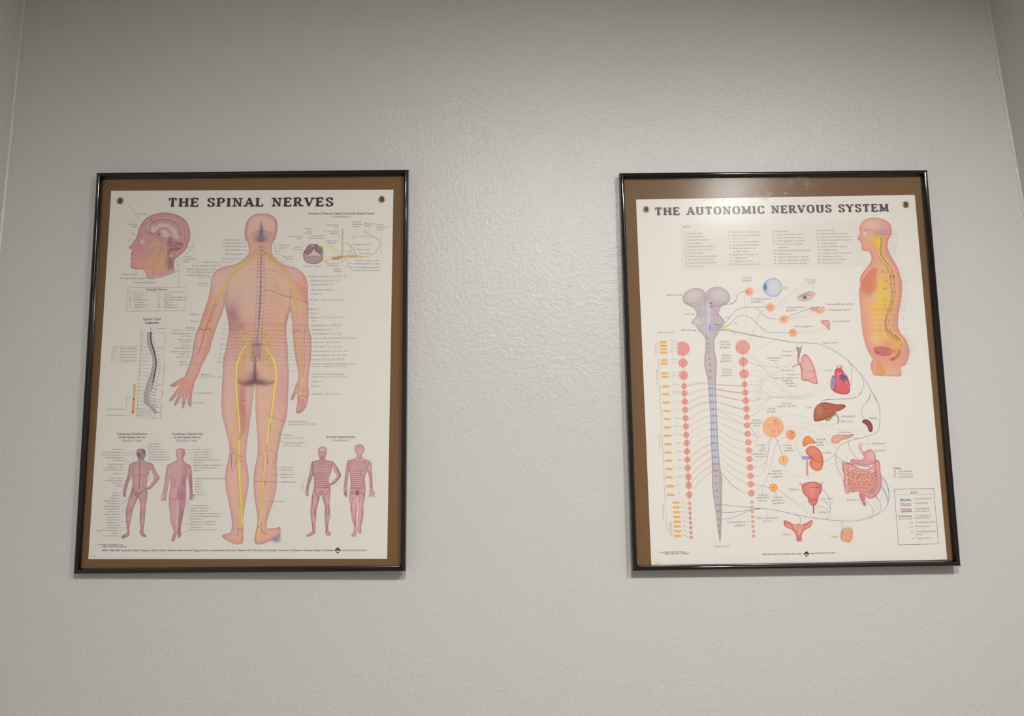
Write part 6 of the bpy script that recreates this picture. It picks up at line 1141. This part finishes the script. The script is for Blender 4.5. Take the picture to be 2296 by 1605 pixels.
for k, s_ in enumerate(('31. Sacral plexus', '32. Pelvic splanchnic nerves', '33. Superior hypogastric plexus', '34. Inferior hypogastric plexus', '35. Uterine plexus', '36. Ductus deferens plexus', '37. Ganglion impar', '38. Prostatic nerve (vesicular)', '39. Cavernous plexus', '40. Dorsal nerve of penis', '41. Testicular plexus')): t1(r2, 507+k*3.3, 852+k*41.8, s_, 3.7, c=TX)
for x, y, s_, al in ((690, 358, 'Midbrain', 'r'), (855, 602, 'Pons', 'r'), (865, 810, 'Medulla', 'r'), (540, 840, 'Spinal nerves', 'c'), (1108, 468, 'III', 'l'), (1295, 652, 'VII', 'l'), (1415, 725, 'IX', 'l'), (1412, 862, 'X', 'l'), (1365, 960, 'Superior', 'r'), (1365, 995, 'cervical', 'r'), (1365, 1032, 'ganglion', 'r'), (1372, 1138, 'Middle', 'r'), (1372, 1173, 'cervical', 'r'), (1372, 1208, 'ganglion', 'r'),
                     (1382, 1315, 'Inferior', 'r'), (1382, 1350, 'cervical', 'r'), (1385, 1388, 'ganglion', 'r'), (1580, 138, 'Ciliary', 'c'), (1580, 172, 'ganglion', 'c'), (1628, 412, 'Pterygopalatine', 'l'), (1632, 448, 'ganglion', 'l')): t1(r3, x, y, s_, 4.2, al, c=TX)
for t in ('692,348 735,348', '860,595 900,595', '870,804 915,804'): T.line(r3(t), .6, (90, 80, 78))
for x, y in ((727, 348), (892, 595), (906, 804)): q = r3('%d,%d' % (x, y))[0]; T.dot(q[0], q[1], 1.8, (60, 52, 50), 1.0)
for k, (x, y) in enumerate(((590, 940), (592, 995), (595, 1042), (597, 1080), (605, 1180), (608, 1226), (612, 1352), (612, 1394), (622, 1508), (626, 1600))): t1(r3, x, y, ('C1', 'C2', 'C3', 'C4', 'C5', 'C6', 'C7', 'C8', 'T1', 'T2')[k], 3.5, c=LG); T.line(r3('%f,%f %f,%f' % (x+40, y-6, 700+(y > 1100)*10, y-6+(30 if k == 0 else 0))), .45, LG)
for k in range(11): t1(r6, 668+k*5.2, 130+k*114, ('T2', 'T3', 'T4', 'T5', 'T6', 'T7', 'T8', 'T9', 'T10', 'T11', 'T12')[k], 3.5, c=LG); T.line(r6('%f,%f %f,%f' % (706+k*5.2, 132+k*112.5, 790+k*5.2, 132+k*112.5)), .45, LG)
for k in range(3): t1(r8, 706+k*8, 60+k*112, ('L1', 'L2', 'L3')[k], 3.5, c=LG)
for k in range(8): t1(r8, 780+k*3.4, 410+k*63.5, ('L4', 'L5', 'S1', 'S2', 'S3', 'S4', 'S5', 'Co')[k], 3.5, c=LG); T.line(r8('%f,%f %f,%f' % (815+k*3.4, 410+k*63.5, 880+k*3.4, 425+k*66)), .4, LG)
for z, t in ((r3, '425,938 430,1125'), (r3, '440,1165 455,1400 462,1620'), (r6, '478,10 500,400 530,1000 545,1340'), (r8, '540,155 562,480 575,765 605,765'), (r8, '640,650 648,860')): T.line(z(t), .5, LG)
for z, x, y, s_ in ((r3, 412, 1100, 'To neck'), (r3, 430, 1495, 'To upper limb'), (r6, 492, 880, 'To body wall'), (r8, 540, 635, 'To lower limb'), (r8, 632, 860, 'To perineum')): q = z('%d,%d' % (x, y))[0]; T.text(q[0], q[1], s_, 3.6, LG, rot=1.55)
for x, y, s_, al in ((950, 155, 'Lacrimal', 'c'), (965, 185, 'gland', 'c'), (655, 487, 'Submandibular', 'l'), (658, 522, 'ganglion', 'l'), (1138, 450, 'Submandibular gland', 'l'), (1172, 518, 'Sublingual gland', 'l'), (1212, 655, 'Parotid gland', 'l'), (762, 715, 'Otic ganglion', 'l'), (1085, 912, 'Vagus nerve', 'l'), (725, 1010, 'Larynx', 'r'), (725, 1062, 'Trachea', 'r'), (515, 1090, 'Pulmonary', 'c'), (518, 1120, 'nerves', 'c'),
                     (738, 1240, 'Bronchus', 'r'), (745, 1288, 'Lung', 'r'), (810, 1328, 'Cervical cardiac nn.', 'r'), (735, 1362, 'Superior', 'r'), (758, 1395, 'Middle', 'r'), (790, 1426, 'Inferior', 'r'), (1205, 1240, 'Heart', 'r')): t1(r4, x, y, s_, 4.2, al, c=TX)
for t in ('980,195 985,290', '360,420 420,450', '1172,925 1172,965', '735,998 775,990', '730,1052 790,1052', '525,1130 560,1230', '750,1282 830,1282', '1120,512 1165,512', '1185,650 1205,650', '1100,460 1130,452'): T.line(r4(t), .45, LG)
for x, y, s_, al in ((905, 220, 'Liver', 'r'), (535, 168, 'Thoracic', 'c'), (535, 205, 'cardiac nerves', 'c'), (320, 240, 'Celiac', 'c'), (322, 282, 'ganglia', 'c'), (100, 405, 'Greater', 'c'), (100, 445, 'splanchnic', 'c'), (105, 485, 'nerve', 'c'), (1308, 352, 'Gallbladder', 'l'), (1312, 424, 'Bile duct', 'l'), (1705, 378, 'Spleen', 'l'), (1282, 580, 'Pancreas', 'l'), (950, 682, 'Adrenal', 'l'), (955, 720, 'gland', 'l'), (960, 760, 'cortex', 'l'),
                     (1050, 872, 'Kidney', 'l'), (235, 760, 'Lesser', 'r'), (230, 800, 'and', 'r'), (222, 838, 'least', 'r'), (212, 884, 'splanchnic', 'r'), (200, 922, 'nerves', 'r'), (555, 765, 'Aortico-', 'c'), (562, 802, 'renal', 'c'), (565, 838, 'ganglia', 'c'), (480, 1128, 'Superior', 'r'), (470, 1168, 'mesenteric', 'r'), (480, 1210, 'ganglion', 'r'), (1750, 740, 'Esophagus', 'l'), (1795, 842, 'Stomach', 'l'), (705, 1394, 'Bladder', 'r'), (200, 1472, 'Lumbar', 'c'), (200, 1512, 'splanchnic', 'c'), (345, 1510, 'Inferior', 'l')): t1(r7, x, y, s_, 4.2, al, c=TX)
t1(r7, 2055, 1095, 'Colon', 4.4, c=B3, bold=1)
for k, (a, b) in enumerate((('A', 'Ascending'), ('B', 'Transverse'), ('C', 'Descending'))): t1(r7, 2065, 1136+k*41, a, 4.0, c=TX, bold=1); t1(r7, 2098, 1136+k*41, '-  '+b, 4.0, c=TX)
for t in ('325,300 330,340', '565,680 568,730', '1600,738 1740,735', '710,1388 750,1385', '1290,345 1250,330', '1295,415 1275,410', '120,500 130,610', '180,1340 190,1430', '360,1420 380,1470', '210,915 260,910'): T.line(r7(t), .45, LG)
for x, y, s_, al in ((425, 385, 'nerves', 'c'), (632, 380, 'mesenteric', 'c'), (640, 420, 'ganglion', 'c'), (485, 620, 'Pelvic splanchnic', 'c'), (490, 662, 'nerves', 'c'), (180, 675, 'Paravertebral', 'r'), (188, 718, 'ganglion', 'r'), (1688, 375, 'Rectum', 'r'), (1228, 360, 'Prostate', 'l'), (1170, 545, 'Urethra', 'l'), (752, 842, 'Uterus', 'c'), (1390, 872, 'Testis', 'c'), (-130, 1008, 'Spinal cord', 'c')): t1(r9, x, y, s_, 4.2, al, c=TX)
for t in ('485,500 485,595', '190,665 265,665', '415,185 420,290', '600,260 612,320', '1690,365 1745,355'): T.line(r9(t), .45, LG)
# colour key box
T.line(rX('505,568 932,556 985,1160 552,1172 505,568'), .7, (120, 112, 106), smooth=False); t1(rX, 722, 618, 'KEY', 5.6, 'c', (70, 60, 60), 0, fit=15)
T.line(rX('535,630 685,625'), .5, LG); T.line(rX('760,622 918,618'), .5, LG)
for x, y, s_, cc_, s2, yy in ((685, 684, 'Blue lines', (70, 110, 170), '- Parasympathetic', 678), (690, 732, 'Red lines', (206, 110, 100), '- Sympathetic', 726), (695, 790, 'Solid lines', (120, 96, 150), '- Preganglionic', 784), (700, 865, 'Dashed lines', (160, 110, 120), '- Postganglionic', 860)):
    t1(rX, x-2, y, s_, 3.6, 'r', c=(104, 90, 100), bold=1); t1(rX, x+18, yy, s2, 3.6, c=TX)
for x0, x1, y, c in ((568, 688, 690, (80, 120, 180)), (574, 690, 742, (214, 120, 108)), (578, 696, 800, (196, 120, 150)), (578, 698, 812, (120, 100, 180))): T.line(rX('%d,%d %d,%d' % (x0, y+3, x1, y)), 1.2, c)
for y in (880, 892): T.line(rX('560,%d 702,%d' % (y+2, y-1)), 1.2, (200, 130, 140) if y == 880 else (120, 96, 110), dash=(2.6, 3.6))
t1(rX, 722, 812, 'motor neuron', 3.6, c=TX); t1(rX, 730, 886, 'motor neuron', 3.6, c=TX)
for x, y, a, b in ((706, 940, 'III', '- Oculomotor nerve'), (710, 985, 'VII', '- Facial nerve'), (714, 1042, 'IX', '- Glossopharyngeal'), (718, 1114, 'X', '- Vagus nerve')): t1(rX, x, y, a, 3.6, 'r', c=TX); t1(rX, x+14, y-6, b, 3.6, c=TX)
t1(rX, 745, 1066, 'nerve', 3.6, c=TX)
for k in range(36):
    yy = (850, 868, 886, 905, 940, 988, 1010, 1040, 1070, 1090, 1112, 1140, 1175, 1245)
    if k < 14: t1(r2, 1530+(k > 8)*-20+(k == 13)*25, yy[k], str(k+1), 2.8, c=LG); T.line(r2('%f,%f %f,%f' % (1350, yy[k]-4, 1520-(k > 8)*20, yy[k]-4)), .35, (190, 150, 130))
for k, y in enumerate((22, 72, 105, 157, 198, 268, 300, 350, 382, 405, 458, 495, 520, 592, 622, 740, 820, 862, 885, 937, 975, 1000, 1030, 1056, 1102, 1158, 1240)):
    xl = 1070+50*math.sin(min(y, 380)/380*1.9) - (max(0, y-380)/260*50 if y < 640 else 45-(y-640)*.32 if y < 960 else -60 if y < 1080 else -20)
    xl = {22: 1068, 72: 1080, 105: 1108, 592: 1085, 622: 1078, 740: 1095, 820: 1145, 862: 1175, 885: 1190, 937: 1205, 1158: 1185, 1240: 1118}.get(y, xl)
    t1(r5, xl, y+8, str(k+15), 2.8, c=LG); T.line(r5('%f,%f %f,%f' % (xl-90-(y > 900)*200, y, xl-8, y)), .4, (186, 140, 116))
BI = (116, 108, 104)
t1(r8, 488, 1090, '9781', 2.9, c=BI, bold=1); t1(r8, 550, 1085, 'ISBN 1-58779-077-0 Paper', 3.0, c=BI, bold=1, fit=47); t1(r8, 550, 1108, 'ISBN 1-58779-076-7 Laminated', 3.0, c=BI, bold=1, fit=56); t1(r8, 424, 1243, '00-00', 2.6, c=LG, bold=1)
t1(r9, 420, 1115, '\u00a91998, 2000 Anatomical Chart Company, Skokie, Illinois', 3.6, c=BI, fit=88); t1(r9, 1068, 1098, 'Lippincott Williams & Wilkins', 3.8, c=BI, fit=56)
T.flush('caption_lettering', 'small grey anatomical labels and leader lines')
logo(chR, r9, 1015, 1097, 40)
